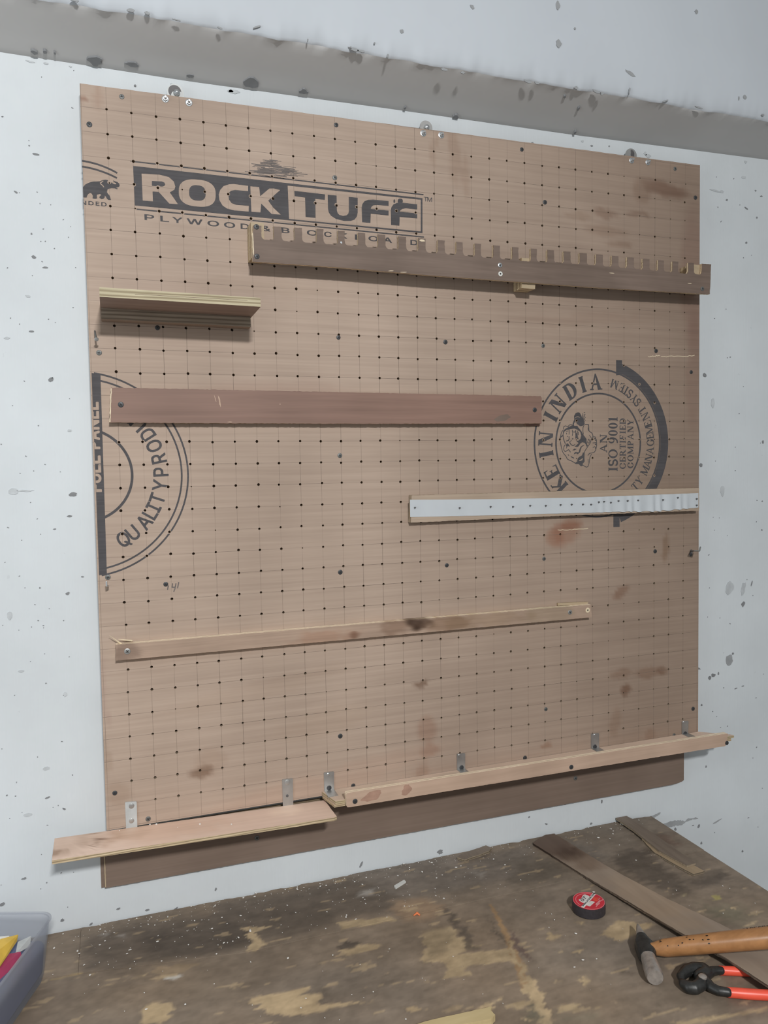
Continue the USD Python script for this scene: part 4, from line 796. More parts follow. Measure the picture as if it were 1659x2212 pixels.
rsf = thing('lipped_shelf', 'long narrow wooden shelf with a raised front lip and screws, along the pegboard bottom right', 'shelf', (.78, -.03, -1.18))
ppoly = Polygon([(.331, -.0012), (.3425, -.0505), (1.2385, -.0485), (1.2355, -.040), (1.184, -.0012)])
def ply(poly, z1, th, seed): 
    m = slab_xy(rough(poly, .006, .0004, seed), z1 - th, z1).subdivide_to_size(.03); return m
a_ = ply(ppoly, -1.1750, .0052, 21); obj('top_ply', a_, 'shelf_wood', rsf, stain=top_stain(np.array(a_.vertices), [(.4, -.03, .2, .05, (.88, .92, .9)), (.9, -.03, .5, .06, (.84, .86, .84))]))
b_ = ply(Polygon([(.331, -.003), (.341, -.0485), (1.232, -.0475), (1.18, -.003)]), -1.1812, .0058, 22); obj('bottom_ply', b_, 'shelf_wood', rsf, stain=np.full((len(b_.vertices), 3), .95))
lipp = Polygon([(.3593, -1.1585), (.3606, -1.185), (.80, -1.187), (1.2044, -1.1895), (1.2105, -1.1645), (1.209, -1.1625), (.80, -1.1605)])
lipp = lipp.buffer(-.003).buffer(.003, 4)
obj('lip', slab_xz(rough(lipp, .004, .0004, 23), -.0512, -.0615), 'lip_wood', rsf)
each('stain_mark', [blob(*on_y(803, 1720, -.0615)[[0, 2]], .018, .009, 10, 31), blob(*on_y(880, 1706, -.0615)[[0, 2]], .012, .009, 10, 34)], -.0612, -.0616, 'lip_stain', rsf)
for px, py in ((767, 1731), (1234, 1657), (1570, 1605)): screw(rsf, on_y(px, py, -.0615), 'screw_black', .0046)
for pts, sc, m_ in (([(699, 1668), (721, 1667), (721, 1705)], [((709, 1673), 'zinc', .0030), ((711, 1702), 'screw_black', .0045)], 'zinc_dull'), ([(986, 1628), (1004, 1627), (1006, 1658)], [((992, 1632), 'zinc_dull', .0030), ((997, 1658), 'screw_black', .0046)], 'zinc_dull'),
                    ([(1276, 1585), (1293, 1584), (1294, 1615)], [((1284.5, 1588), 'zinc', .0030), ((1285, 1613), 'screw_black', .0046)], 'zinc_dull'), ([(1472, 1558), (1486, 1557), (1487, 1584)], [((1477, 1560), 'zinc', .0030), ((1480, 1585), 'screw_black', .0050)], 'zinc_dull')):
    bracket(rsf, pts, m_, sc, -1.1742, .030)

# ---------------------------------------------------------------- hooks and a nail
def hook_thing(label, pts, r, mat_, name='hook', catg='hook'):
    c = np.array(pts[0]); t = thing(name, label, catg, c)
    obj('shank', chain([np.array(p) for p in pts], [r] * len(pts), 10), mat_, t, smooth=40)
    return t
h0 = on_y(1493, 1191); h1 = on_y(1500, 1190, -.03); h2 = on_y(1511, 1190, -.034); h3 = on_y(1513, 1182, -.034)
t = hook_thing('small bent wire hook sticking out at the right edge of the pegboard', [h0 + [0, .003, 0], h1, h2, h3], .0014, 'screw_grey')
obj('plate', lathe([(0, 0), (.004, 0), (.004, .001), (0, .001)], h0, (0, -1, 0), 14), 'rust_dark', t)
g0 = on_y(233, 1265); t = hook_thing('tiny bright square hook at the left edge of the pegboard under the half seal', [g0 + [0, .003, 0], on_y(234, 1266, -.018), on_y(230.5, 1266, -.022), on_y(230, 1257, -.022)], .0013, 'zinc')
g1 = on_y(204.5, 713); t = hook_thing('bent nail driven into the left pegboard edge beside the block shelf', [g1 + [0, .003, 0], on_y(206, 722, -.012), on_y(208.5, 732, -.02)], .0014, 'screw_grey', 'bent_nail', 'nail')
obj('head', lathe([(0, 0), (.0034, 0), (.0030, .0012), (0, .0014)], on_y(208.5, 733, -.021), (0.1, -1, -.6), 12), 'zinc', t)

# ---------------------------------------------------------------- workbench
bench = thing('workbench', 'worn grimy plywood workbench with bare tan patches, against the wall under the pegboard', 'workbench', (.15, -.35, FLOOR))
BX0, BX1, BY0 = -.95, 1.0785, -.78
PATCHES = []
def patch(ox, oy, k, pts, col, s=1.0, soft_=.004, rag=.02):
    PATCHES.append((Polygon(flat_pts(zoomed(ox, oy, k, pts), ZB)).buffer(0), np.array(col), s, soft_, rag))
TAN, TAN2, DRK, DRK2, MIDB = (.53, .425, .285), (.435, .35, .235), (.118, .10, .086), (.145, .122, .103), (.235, .185, .15)
kz = 650 / 1659
patch(500, 1800, kz, [(-100, 380), (300, 330), (700, 230), (900, 250), (930, 440), (600, 470), (560, 500), (300, 600), (60, 540), (-100, 640)], DRK2, .85, .03, .03)
patch(500, 1800, kz, [(600, 200), (900, 150), (1500, 100), (1659, 60), (1659, 240), (1200, 320), (900, 360)], (.21, .185, .165), .8, .03, .03)
kl = 560 / 1659
patch(0, 1850, kl, [(530, 500), (700, 470), (1000, 420), (1659, 330), (1659, 560), (1300, 640), (950, 690), (800, 740), (530, 740)], DRK2, .8, .03, .03)
patch(0, 1850, kl, [(900, 480), (1600, 440), (1640, 540), (1580, 570), (1300, 640), (960, 640)], DRK, .8, .03, .03)
patch(0, 1850, kl, [(330, 810), (600, 770), (900, 760), (1000, 800), (700, 850), (330, 900)], (.25, .205, .165), .6, .02, .03)
kb = 559 / 1659
patch(1100, 1740, kb, [(680, 300), (800, 265), (900, 280), (930, 330), (1000, 400), (1150, 470), (1180, 560), (1080, 570), (900, 510), (760, 440), (660, 370)], DRK, .8, .03, .04)
patch(1100, 1740, kb, [(1150, 480), (1350, 410), (1440, 450), (1380, 510), (1200, 530)], DRK, .8, .02, .03)
patch(1100, 1740, kb, [(900, 180), (1010, 180), (1120, 250), (1060, 270), (930, 230)], (.19, .14, .115), .8, .02, .03)
patch(1100, 1740, kb, [(1200, 620), (1500, 640), (1600, 700), (1500, 780), (1300, 720)], (.17, .16, .12), .7, .04, .04)
patch(1100, 1740, kb, [(0, 330), (300, 320), (420, 420), (300, 500), (0, 520)], (.15, .13, .11), .8, .04, .04)
patch(1100, 1740, kb, [(350, 200), (560, 260), (620, 350), (500, 380), (400, 300)], (.19, .17, .155), .7, .03, .03)
patch(500, 1800, kz, [(80, 915), (170, 900), (430, 840), (440, 860), (380, 890), (480, 880), (490, 940), (760, 930), (560, 960), (400, 1000), (200, 1000), (150, 950)], TAN, 1)
patch(500, 1800, kz, [(1040, 560), (1240, 510), (1230, 560), (1370, 620), (1240, 670), (1550, 630), (1600, 690), (1430, 720), (1280, 740), (1340, 780), (1180, 800), (1180, 720), (1040, 690), (1075, 630)], TAN2, .9)
patch(500, 1800, kz, [(1040, 545), (1240, 500), (1200, 640), (1090, 700)], (.30, .245, .17), .7, .01)
patch(500, 1800, kz, [(580, 490), (880, 458), (905, 480), (800, 500), (620, 528)], TAN2, 1)
patch(500, 1800, kz, [(600, 640), (690, 612), (840, 612), (810, 640), (650, 668)], TAN2, 1)
patch(500, 1800, kz, [(590, 620), (640, 590), (720, 600), (690, 625), (600, 640)], DRK, .9, .004)
patch(500, 1800, kz, [(60, 520), (230, 513), (150, 545), (180, 620), (90, 655), (110, 590)], TAN, .9)
patch(500, 1800, kz, [(1130, 400), (1200, 420), (1300, 520), (1360, 640), (1300, 650), (1250, 540)], DRK, .75, .008)
patch(500, 1800, kz, [(1420, 390), (1440, 395), (1500, 500), (1560, 610), (1620, 740), (1640, 860), (1600, 850), (1540, 680), (1480, 520)], (.36, .25, .15), .9, .003, .006)
patch(500, 1800, kz, [(1400, 440), (1460, 540), (1590, 650), (1560, 640), (1450, 560)], DRK, .7, .006)
patch(500, 1800, kz, [(890, 370), (1060, 360), (1160, 400), (1140, 470), (960, 490), (880, 430)], (.33, .245, .175), .8, .02)
patch(500, 1800, kz, [(1380, 950), (1470, 900), (1440, 980), (1360, 970)], TAN, 1)
patch(500, 1800, kz, [(960, 960), (1010, 950), (1020, 975), (975, 985)], TAN, .9)
patch(1100, 1740, kb, [(570, 830), (700, 735), (940, 760), (800, 830), (720, 870)], TAN2, .9)
patch(1100, 1740, kb, [(80, 1110), (180, 1120), (220, 1240), (290, 1400), (220, 1420), (130, 1260)], TAN, 1)
patch(1100, 1740, kb, [(-20, 860), (20, 870), (140, 1150), (100, 1160)], TAN2, .9, .004)
patch(1100, 1740, kb, [(0, 780), (60, 860), (160, 990), (120, 980), (20, 900)], (.16, .12, .11), .8, .006)
patch(1100, 1740, kb, [(300, 1290), (450, 1262), (430, 1312), (320, 1322)], TAN2, 1)
patch(1100, 1740, kb, [(440, 1098), (525, 1125), (490, 1160)], TAN, 1); patch(1100, 1740, kb, [(235, 815), (325, 830), (280, 875)], TAN2, 1); patch(1100, 1740, kb, [(410, 935), (445, 930), (440, 950)], TAN, 1)
patch(1100, 1740, kb, [(1290, 580), (1340, 570), (1355, 600), (1310, 605)], (.42, .38, .17), 1); patch(1100, 1740, kb, [(1105, 575), (1155, 568), (1150, 582), (1110, 588)], (.45, .4, .27), 1); patch(1100, 1740, kb, [(1190, 685), (1250, 670), (1240, 690)], TAN, 1); patch(1100, 1740, kb, [(1430, 655), (1460, 650), (1450, 670)], TAN, .9); patch(1100, 1740, kb, [(1500, 780), (1590, 730), (1560, 760)], TAN, .9)
patch(1100, 1740, kb, [(670, 1050), (760, 1045), (780, 1090), (700, 1090)], DRK2, .8, .01); patch(1100, 1740, kb, [(430, 740), (480, 735), (470, 760)], TAN2, .9); patch(1100, 1740, kb, [(130, 1260), (200, 1350), (290, 1400), (100, 1400)], (.16, .17, .13), .6, .02); patch(1100, 1740, kb, [(290, 1330), (560, 1320), (600, 1400), (300, 1400)], (.2, .2, .155), .5, .03)
patch(1100, 1740, kb, [(1000, 1400), (1659, 1290), (1659, 1310), (1100, 1420)], TAN2, .9, .004)
patch(1100, 1740, kb, [(0, 1280), (80, 1250), (200, 1260), (60, 1300)], TAN2, .8); patch(1100, 1740, kb, [(90, 1370), (180, 1365), (150, 1385)], TAN, .8)
patch(0, 1850, kl, [(900, 980), (960, 940), (1080, 930), (1080, 1010), (1040, 1080), (880, 1060)], TAN, 1)
patch(0, 1850, kl, [(980, 700), (1200, 690), (1300, 680), (1200, 725), (1010, 790)], (.31, .245, .175), .9); patch(0, 1850, kl, [(1540, 462), (1640, 455), (1659, 480), (1560, 480)], TAN2, 1); patch(0, 1850, kl, [(1590, 575), (1659, 560), (1659, 600), (1600, 605)], TAN2, 1)
patch(0, 1850, kl, [(540, 755), (600, 752), (590, 765)], TAN2, 1); patch(0, 1850, kl, [(320, 785), (520, 742), (520, 750), (330, 795)], (.34, .27, .17), .9, .002, .003); patch(0, 1850, kl, [(850, 775), (960, 750), (950, 765)], TAN2, .9); patch(0, 1850, kl, [(1580, 915), (1659, 895), (1659, 920)], TAN, 1)
patch(0, 1850, kl, [(1060, 765), (1140, 760), (1130, 790), (1080, 785)], (.55, .55, .54), .9, .006); patch(500, 1800, kz, [(710, 320), (790, 305), (790, 340), (700, 350)], (.45, .44, .43), .8, .015); patch(500, 1800, kz, [(1330, 215), (1390, 210), (1380, 245)], (.42, .41, .4), .6, .02); patch(0, 1850, kl, [(640, 505), (690, 490), (680, 515)], (.42, .41, .4), .7, .01); patch(0, 1850, kl, [(760, 505), (810, 495), (800, 520)], (.42, .41, .4), .6, .01)
import shapely
def bench_colour(p):
    q = np.c_[p, p[:, :1] * 0]
    base = np.array([.245, .205, .168]); out = np.tile(base, (len(p), 1))
    n0 = fbm(q * [9, 14, 1], 4, 3); out *= (1 + .5 * (n0 - .5))[:, None]
    warm = fbm(q * [4, 6, 1] + 9, 3, 5); out *= 1 + (warm[:, None] - .5) * np.array([.15, .0, -.2])
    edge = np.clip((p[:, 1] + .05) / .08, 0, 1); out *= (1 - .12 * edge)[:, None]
    r1 = np.c_[fbm(q * [45, 170, 1], 4, 7) - .5, fbm(q * [45, 120, 1] + 4, 4, 8) - .5]
    for poly, col, s, sf, rag in PATCHES:
        x0, y0, x1, y1 = poly.buffer(sf + rag * 1.5).bounds
        near = np.where((p[:, 0] > x0) & (p[:, 0] < x1) & (p[:, 1] > y0) & (p[:, 1] < y1))[0]
        if not len(near): continue
        w_ = p[near] + r1[near] * [rag * 1.3, rag * .5]
        pts = shapely.points(w_)
        d = shapely.distance(poly, pts) - np.where(shapely.contains(poly, pts), shapely.distance(poly.exterior, pts), 0)
        f = np.clip(.5 - d / sf, 0, 1) * s
        f = f * f * (3 - 2 * f)
        var = 1 + .25 * (fbm(q[near] * [30, 90, 1], 3, 6) - .5)
        out[near] += (col * var[:, None] - out[near]) * f[:, None]
    sc = np.clip((fbm(q * [22, 90, 1] + 2, 4, 12) - .735) / .03, 0, 1) * .5
    out += (np.array(TAN) - out) * sc[:, None]
    fine = fbm(q * [70, 110, 1], 4, 15) + .35 * (fbm(q * [220, 260, 1], 2, 16) - .5)
    out *= (1 + .42 * (fine - .5))[:, None] * np.array([1.03, .965, .875])
    return np.clip(out, .02, .9)
def top_mesh(x0, x1, y0, y1, step=.004, keep=None):
    xs = np.linspace(x0, x1, max(2, int(round((x1 - x0) / step)) + 1)); ys = np.linspace(y0, y1, max(2, int(round((y1 - y0) / step)) + 1))
    return xs, ys
def bench_board(name, xs, y0f, y1f, th, zt, ny):
    t = np.linspace(0, 1, ny); y0, y1 = y0f(xs), y1f(xs)
    X = np.tile(xs, (ny, 1)); Y = y0 + (y1 - y0) * t[:, None]
    Z = zt + .0006 * (fbm(np.stack([X * 20, Y * 20, X * 0], -1), 3) - .5)
    v = np.stack([X, Y, Z], -1).reshape(-1, 3); n = len(xs)
    f = np.concatenate([np.c_[i, i + 1, i + n + 1, i + n] for r in range(ny - 1) for i in [r * n + np.arange(n - 1)]])
    ring = np.r_[np.arange(n), n - 1 + n * np.arange(1, ny), (ny - 1) * n + np.arange(n - 2, -1, -1), n * np.arange(ny - 2, 0, -1)]
    lo = v[ring] * [1, 1, 0] + [0, 0, zt - th]; k = len(v); m = len(ring); i = np.arange(m); j = (i + 1) % m
    side = np.r_[np.c_[ring, k + i, k + j], np.c_[ring, k + j, ring[j]]]
    vv = np.vstack([v, lo, [[(xs[0] + xs[-1]) / 2, (y0.mean() + y1.mean()) / 2, zt - th]]]); bot = np.c_[k + i, np.full(m, k + m), k + j]
    mesh = trimesh.Trimesh(vv, np.vstack([tri(f), side, bot]), process=False)
    return obj(name, mesh, 'bench_wood', bench, stain=bench_colour(vv[:, :2]))
joint = lambda x: -.1155 - .155 * np.clip(x, -2, .16)
ragged = lambda x: WALL - .003 - .006 * np.maximum(fbm(np.c_[x * 40, x * 0, x * 0], 3) - .45, 0) * 2
bench_board('back_board', np.append(np.arange(BX0, -.0899, .006), -.0895), lambda x: np.minimum(joint(x) + .0012, -.02), ragged, .018, ZB, 24)
bench_board('back_board', np.append(np.arange(-.0891, BX1, .004), BX1), lambda x: np.clip(joint(x), -.16, -.02) + .0010, ragged, .018, ZB + .0004, 44)
bench_board('top_board', np.append(np.arange(BX0, BX1, .0042), BX1), lambda x: np.full_like(x, BY0), lambda x: np.clip(joint(x), -.16, -.02) - .0004, .018, ZB - .0003, 170)
obj('apron', bx(BX0 + .03, BX1 - .03, BY0 + .03, BY0 + .055, ZB - .11, ZB - .019), 'bench_frame', bench)
obj('apron', bx(BX0 + .03, BX1 - .03, -.03, -.005, ZB - .11, ZB - .019), 'bench_frame', bench)
for x in (BX0 + .06, BX1 - .09):
    for y in (BY0 + .06, -.04): obj('leg', bx(x - .03, x + .03, y - .03, y + .03, FLOOR, ZB - .0185), 'bench_frame', bench)

# crumbs of plaster and sawdust over the bench
rg = np.random.default_rng(21)
cr = []
for i in range(620):
    if i < 240: px, py = rg.uniform(180, 1420), 0; c = np.array([on_y(px, 1990 - (px - 110) * .185, WALL)[0], WALL - .004 - rg.exponential(.02), ZB])
    elif i < 440: c = np.array([rg.uniform(-.1, .7), rg.uniform(-.13, .02), ZB])
    else: c = np.array([rg.uniform(-.15, 1.05), rg.uniform(-.42, .02), ZB])
    if c[1] > WALL - .004 or c[0] > BX1 - .01: continue
    if .77 < c[0] < .97 and abs(c[0] - (.80 - .19 * c[1])) < .05: continue
    r_ = .00045 + .0013 * rg.random() ** 3
    m = trimesh.creation.icosphere(0, r_); m.apply_scale([rg.uniform(.8, 2.0), rg.uniform(.6, 1.2), .6]); m.apply_transform(trimesh.transformations.rotation_matrix(rg.uniform(0, 3.1), [0, 0, 1])); m.apply_translation([c[0], c[1], ZB + .0006 + r_ * .55]); cr.append(m)
tag(obj('plaster_crumbs', cat(cr), 'crumb'), 'white plaster crumbs and sawdust scattered over the workbench', 'debris', kind='stuff')

# ---------------------------------------------------------------- things lying on the bench
def flat_thing(name, label, cat_, pts, z, th, mat_, seed=0, amp=.0006, ox=0, oy=0, k=1):
    p = rough(Polygon(flat_pts(zoomed(ox, oy, k, pts), z)).buffer(0), .004, amp, seed)
    c = p.centroid; b = obj(name, slab_xy(p, z - th, z), mat_)
    return tag(b, label, cat_)
# long brown strip, its near end lying over the pincers
rise = lambda y: np.clip((-.12 - y) / .34, 0, 1.35) ** 1.2 * .0135
def raised(px, py):
    z = ZB + .005
    for _ in range(4): z = ZB + .005 + rise(on_z(px, py, z)[1])
    return on_z(px, py, z)[:2]
le = [raised(1100 + x * kb, 1740 + y * kb) for x, y in ((150, 240), (400, 398), (700, 578), (1150, 843), (1400, 985), (1659, 1152))]
ri = [raised(1100 + x * kb, 1740 + y * kb) for x, y in ((290, 180), (700, 430), (1000, 590), (1380, 772))]
ri += [ri[-1] + (ri[-1] - ri[0]) * f for f in (.25, .62)]; le += [le[-1] + (le[-1] - le[-2]) * 1.1]
pp = np.array(le + ri[::-1] + [raised(1100 + 235 * kb, 1740 + 186 * kb), raised(1100 + 200 * kb, 1740 + 205 * kb)])
lm = slab_xy(rough(Polygon(pp), .005, .0009, 31), 0, .0042).subdivide_to_size(.012)
v = np.array(lm.vertices); v[:, 2] += ZB + .0008 + rise(v[:, 1])
def lp_stain(v):
    out = np.ones((len(v), 3)); w_ = fbm(np.c_[v[:, :2] * 40, v[:, 0] * 0], 4)
    for x, y, rx, ry, col in ((.805, .005, .085, .085, (.42, .36, .34)), (.83, -.09, .05, .05, (.7, .64, .6)), (.86, -.25, .05, .1, (1.12, 1.08, 1.02)), (.845, -.33, .05, .06, (.95, .93, .9))):
        d = np.hypot((v[:, 0] - x) / rx, (v[:, 1] - y) / ry) + (w_ - .5) * 1.0
        out *= 1 + (np.array(col) - 1) * np.clip((1.2 - d) / .6, 0, 1)[:, None]
    return out
t = obj('wood_strip', trimesh.Trimesh(v, lm.faces, process=False), 'loose_plank', stain=lp_stain(v)); tag(t, 'long flat brown wood strip lying across the bench under the hammer handle', 'wood strip')
os_ = thing('ply_offcut', 'weathered two-layer plywood offcut near the right edge of the bench, against the wall', 'wood offcut', (.99, -.09, ZB))
p2 = Polygon(flat_pts(zoomed(1100, 1740, kb, [(850, 215), (900, 225), (1252, 420), (1182, 440), (1060, 375), (930, 300)]), ZB + .0045)).buffer(0)
p2 = p2.difference(sbox(-9, WALL - .0015, 9, 9))
obj('lower_strip', slab_xy(rough(p2, .004, .0007, 33), ZB + .0005, ZB + .0045), 'old_strip_tan', os_)
p3 = Polygon(flat_pts(zoomed(1100, 1740, kb, [(672, 72), (690, 52), (735, 58), (790, 85), (1195, 368), (1140, 384), (960, 290), (800, 160)]), ZB + .0085)).buffer(0).difference(sbox(-9, WALL - .0015, 9, 9))
obj('upper_strip', slab_xy(rough(p3, .004, .0007, 35), ZB + .0046, ZB + .0085), 'old_strip', os_)
flat_thing('wood_chip', 'small grey-brown wood stick lying at the wall edge of the bench', 'wood offcut', [(988, 1852), (1000, 1843), (1050, 1826), (1062, 1831), (1056, 1838), (1004, 1857)], ZB + .006, .005, 'old_strip', 41, .0009)
flat_thing('wood_offcut', 'pale freshly cut wood sliver at the front edge of the picture', 'wood offcut', [(870, 2222), (930, 2203), (1062, 2174), (1060, 2182), (1070, 2192), (1062, 2200), (1000, 2212), (940, 2232)], ZB + .010, .0095, 'fresh_offcut', 43, .0008)
flat_thing('paper_scrap', 'small white folded paper scrap on the bench below the lipped shelf', 'paper', [(851, 1913), (873, 1900), (877, 1904), (855, 1918)], ZB + .003, .0026, 'paper_warm', 45, .0003)
t = tag(obj('orange_peel', chain([np.append(on_z(x, y, ZB)[:2], ZB + h) for x, y, h in ((894, 1979, .0015), (901, 1976, .003), (906, 1978, .0015))], [.001, .0022, .0015], 8), 'orange_bit'), 'tiny bright orange scrap on the bench', 'scrap')

# tape roll ------------------------------------------------------------
tc = np.array([.7428, -.2372]); TZ = ZB + .018
tape = thing('tape_roll', 'roll of black insulating tape with a round red label, lying on the bench', 'tape', (tc[0], tc[1], ZB))
obj('roll', lathe([(0, .0002), (.0265, .0002), (.0282, .0012), (.0284, .009), (.0282, .0168), (.0268, .0176), (0, .0176)], (tc[0], tc[1], ZB), (0, 0, 1), 48), 'tape_black', tape, smooth=40)
lab = obj('label', lathe([(0, .0174), (.0270, .0174), (.0270, .0181), (0, .0181)], (tc[0], tc[1], ZB), (0, 0, 1), 48), 'tape_red', tape, label='round red paper label')
kt = 100 / 1659
TP = lambda pts: Polygon(flat_pts(zoomed(1225, 1910, kt, pts), TZ)).buffer(0)
disc = Point(*tc).buffer(.0268, 32)
def sticker(name, s, m_, h=.0003): return obj(name, slab_xy(s.intersection(disc), TZ, TZ + h), m_, lab)
sticker('rim_line', Point(*tc).buffer(.0268, 32).difference(Point(*tc).buffer(.0262, 32)), 'tape_pink')
sticker('inner_ring', Point(*tc).buffer(.0225, 32).difference(Point(*tc).buffer(.0216, 32)).intersection(TP([(300, 300), (900, 250), (600, 700), (300, 750)]).buffer(.002)), 'tape_pink')
sticker('white_band', TP([(495, 815), (600, 860), (1070, 315), (960, 280)]), 'tape_white')
sticker('logo_panel', soft(TP([(410, 560), (500, 530), (570, 390), (640, 368), (800, 435), (795, 490), (650, 668), (560, 668), (440, 600)]), .0008), 'tape_white', .0004)
sticker('fine_print', unary_union([TP([(940, 470 + 26 * i), (1170 - 20 * i, 500 + 26 * i), (1165 - 20 * i, 512 + 26 * i), (935, 482 + 26 * i)]) for i in range(5)]), 'tape_orange')
sticker('grey_panel', TP([(690, 690), (860, 610), (1000, 640), (820, 800), (680, 750)]), 'tape_white', .00035)
sticker('brand_script', unary_union([LineString(flat_pts(zoomed(1225, 1910, kt, p), TZ)).buffer(.0007) for p in ([(1030, 730), (1060, 690), (1180, 580)], [(1060, 740), (1200, 600)], [(1040, 810), (1070, 770), (1160, 690)], [(1170, 500), (1120, 560)], [(1230, 590), (1290, 550)])]), 'tape_pink')
def label_text(txt, p00, p10, p01):
    x, parts = 0, []
    for ch in txt:
        if ch == ' ': x += .4; continue
        g = glyph(ch, True); parts.append(affinity.translate(g, x, 0)); x += g.bounds[2] + .12
    a, b, c = flat_pts(zoomed(1225, 1910, kt, [p00, p10, p01]), TZ)
    return place(unary_union(parts), a, b, c, x - .12, 1)
obj('label_text', slab_xy(unary_union([label_text('GT', (560, 640), (700, 500), (470, 570)), label_text('INSULATION TAPE', (580, 800), (1010, 340), (530, 780))]).intersection(disc), TZ + .0002, TZ + .0006), 'tape_ink', lab, label='black lettering GT and INSULATION TAPE')

# hammer ---------------------------------------------------------------
P0, P1 = np.array([.7765, -.326, ZB + .0115]), np.array([.7215, -.4385, ZB + .0128])
ax = (P1 - P0) / np.linalg.norm(P1 - P0); L0 = np.linalg.norm(P1 - P0); up = np.array([0, 0, 1.0]); sd = np.cross(up, ax); sd /= np.linalg.norm(sd)
hx = lambda s, a=0, b=0: P0 + ax * s * L0 + sd * a + up * b
ham = thing('hammer', 'cross peen hammer with an orange varnished wooden handle, lying on the bench', 'hammer', (.75, -.385, ZB))
def ring_hull(rings):
    out = m3.Manifold()
    for a, b in zip(rings[:-1], rings[1:]): out += m3.Manifold.hull_points(np.vstack([a, b]))
    return out
def section(s, w, h, n=20, p=2.4, dz=0):
    t_ = np.linspace(0, 2 * np.pi, n, endpoint=False); c, q_ = np.cos(t_), np.sin(t_)
    return np.array([hx(s, w * np.sign(x) * abs(x) ** (2 / p), h * np.sign(y) * abs(y) ** (2 / p) + dz) for x, y in zip(c, q_)])
peen = ring_hull([section(0, .0026, .0085), section(.06, .0040, .0095), section(.2, .0080, .0108), section(.22, .0084, .011)])
eye = ring_hull([section(.22, .0090, .0112), section(.30, .0120, .0118), section(.36, .0142, .0124, p=3.2), section(.56, .0142, .0124, p=3.2), section(.62, .0120, .0118)])
face = ring_hull([section(.62, .0112, .0112), section(.70, .0114, .0116, p=2), section(.78, .0126, .0124, p=2), section(.96, .0130, .0126, p=2), section(1.0, .0116, .0112, p=2)])
obj('peen', peen, 'steel_worn', ham, smooth=35, label='worn wedge-shaped peen')
obj('head', eye, 'steel_black', ham, smooth=35, label='black painted head around the eye')
obj('striking_face', face, 'steel_worn', ham, smooth=35, label='worn bare steel striking end')
hd = np.array([.960, -.240, .10]); e0 = hx(.47) + up * .0012
hd = on_z(1659, 2025, ZB + .049) - e0; hd /= np.linalg.norm(hd)
hs = np.cross(up, hd); hs /= np.linalg.norm(hs); hu = np.cross(hd, hs)
def hsec(d, w, h):
    t_ = np.linspace(0, 2 * np.pi, 24, endpoint=False); return np.array([e0 + hd * d + hs * w * math.cos(q_) + hu * h * math.sin(q_) for q_ in t_])
hr = [hsec(-.002, .0075, .0082), hsec(.014, .0092, .0094), hsec(.03, .0122, .0132), hsec(.07, .0136, .0140), hsec(.12, .0148, .0148), hsec(.18, .0160, .0156), hsec(.25, .0168, .016), hsec(.30, .016, .0152), hsec(.305, .012, .011)]
n_ = 24; hv = np.vstack(hr); hf = np.concatenate([np.c_[i, (i + 1) % n_ if False else np.where((np.arange(n_) + 1) % n_ == 0, i - n_ + 1, i + 1), np.where((np.arange(n_) + 1) % n_ == 0, i - n_ + 1, i + 1) + n_, i + n_] for r in range(len(hr) - 1) for i in [r * n_ + np.arange(n_)]])
caps = [(0, k, k + 1) for k in range(1, n_ - 1)]; e_ = (len(hr) - 1) * n_; caps = [(a, c, b) for a, b, c in caps] + [(e_, e_ + k, e_ + k + 1) for k in range(1, n_ - 1)]
hm = trimesh.Trimesh(hv, np.vstack([tri(hf), caps]), process=False); hm.fix_normals()
obj('handle', hm, 'hammer_wood', ham, smooth=50, label='orange varnished wooden handle')

def on_handle(u, v):                               # u along the handle, v around it
    r = np.interp(u, [.12, .18, .25], [.0150, .0162, .0169]); a = math.radians(78) - v / r
    return e0 + hd * u + hs * r * math.cos(a) + hu * r * .985 * math.sin(a)
x, gl = .0, []
for ch in '-TAPARIA': gl.append(affinity.translate(glyph(ch, True), x, 0)); x += glyph(ch, True).bounds[2] + .14
tmk = extrude(affinity.scale(unary_union(gl), .0062, .0055, origin=(0, 0)), .0003)
tmk.vertices = np.array([on_handle(.150 + a, b) for a, b, c in tmk.vertices]) + hu * .0001
obj('handle_print', tmk, 'tape_ink', ham, label='small dark lettering stamped on the handle')
for k in range(16):
    a = on_handle(.03 + .09 * rg.random(), .0); b = blob(0, 0, .0008 + .0016 * rg.random(), .0006 + .0006 * rg.random(), 0, k, n=9); u0, v0 = .022 + .075 * rg.random() ** 1.3, rg.uniform(-.014, .010)
    m_ = extrude(b, .0002); r_ = lambda u: np.interp(u, [.012, .03, .07, .12], [.0112, .0130, .0141, .0149])
    m_.vertices = np.array([e0 + hd * (u0 + p[0]) + (hs * .99 * math.cos(math.radians(105) - (v0 + p[1]) / .014) + hu * math.sin(math.radians(105) - (v0 + p[1]) / .014)) * r_(u0 + p[0]) for p in m_.vertices])
    obj('stain_spot', m_, 'steel_black', ham)

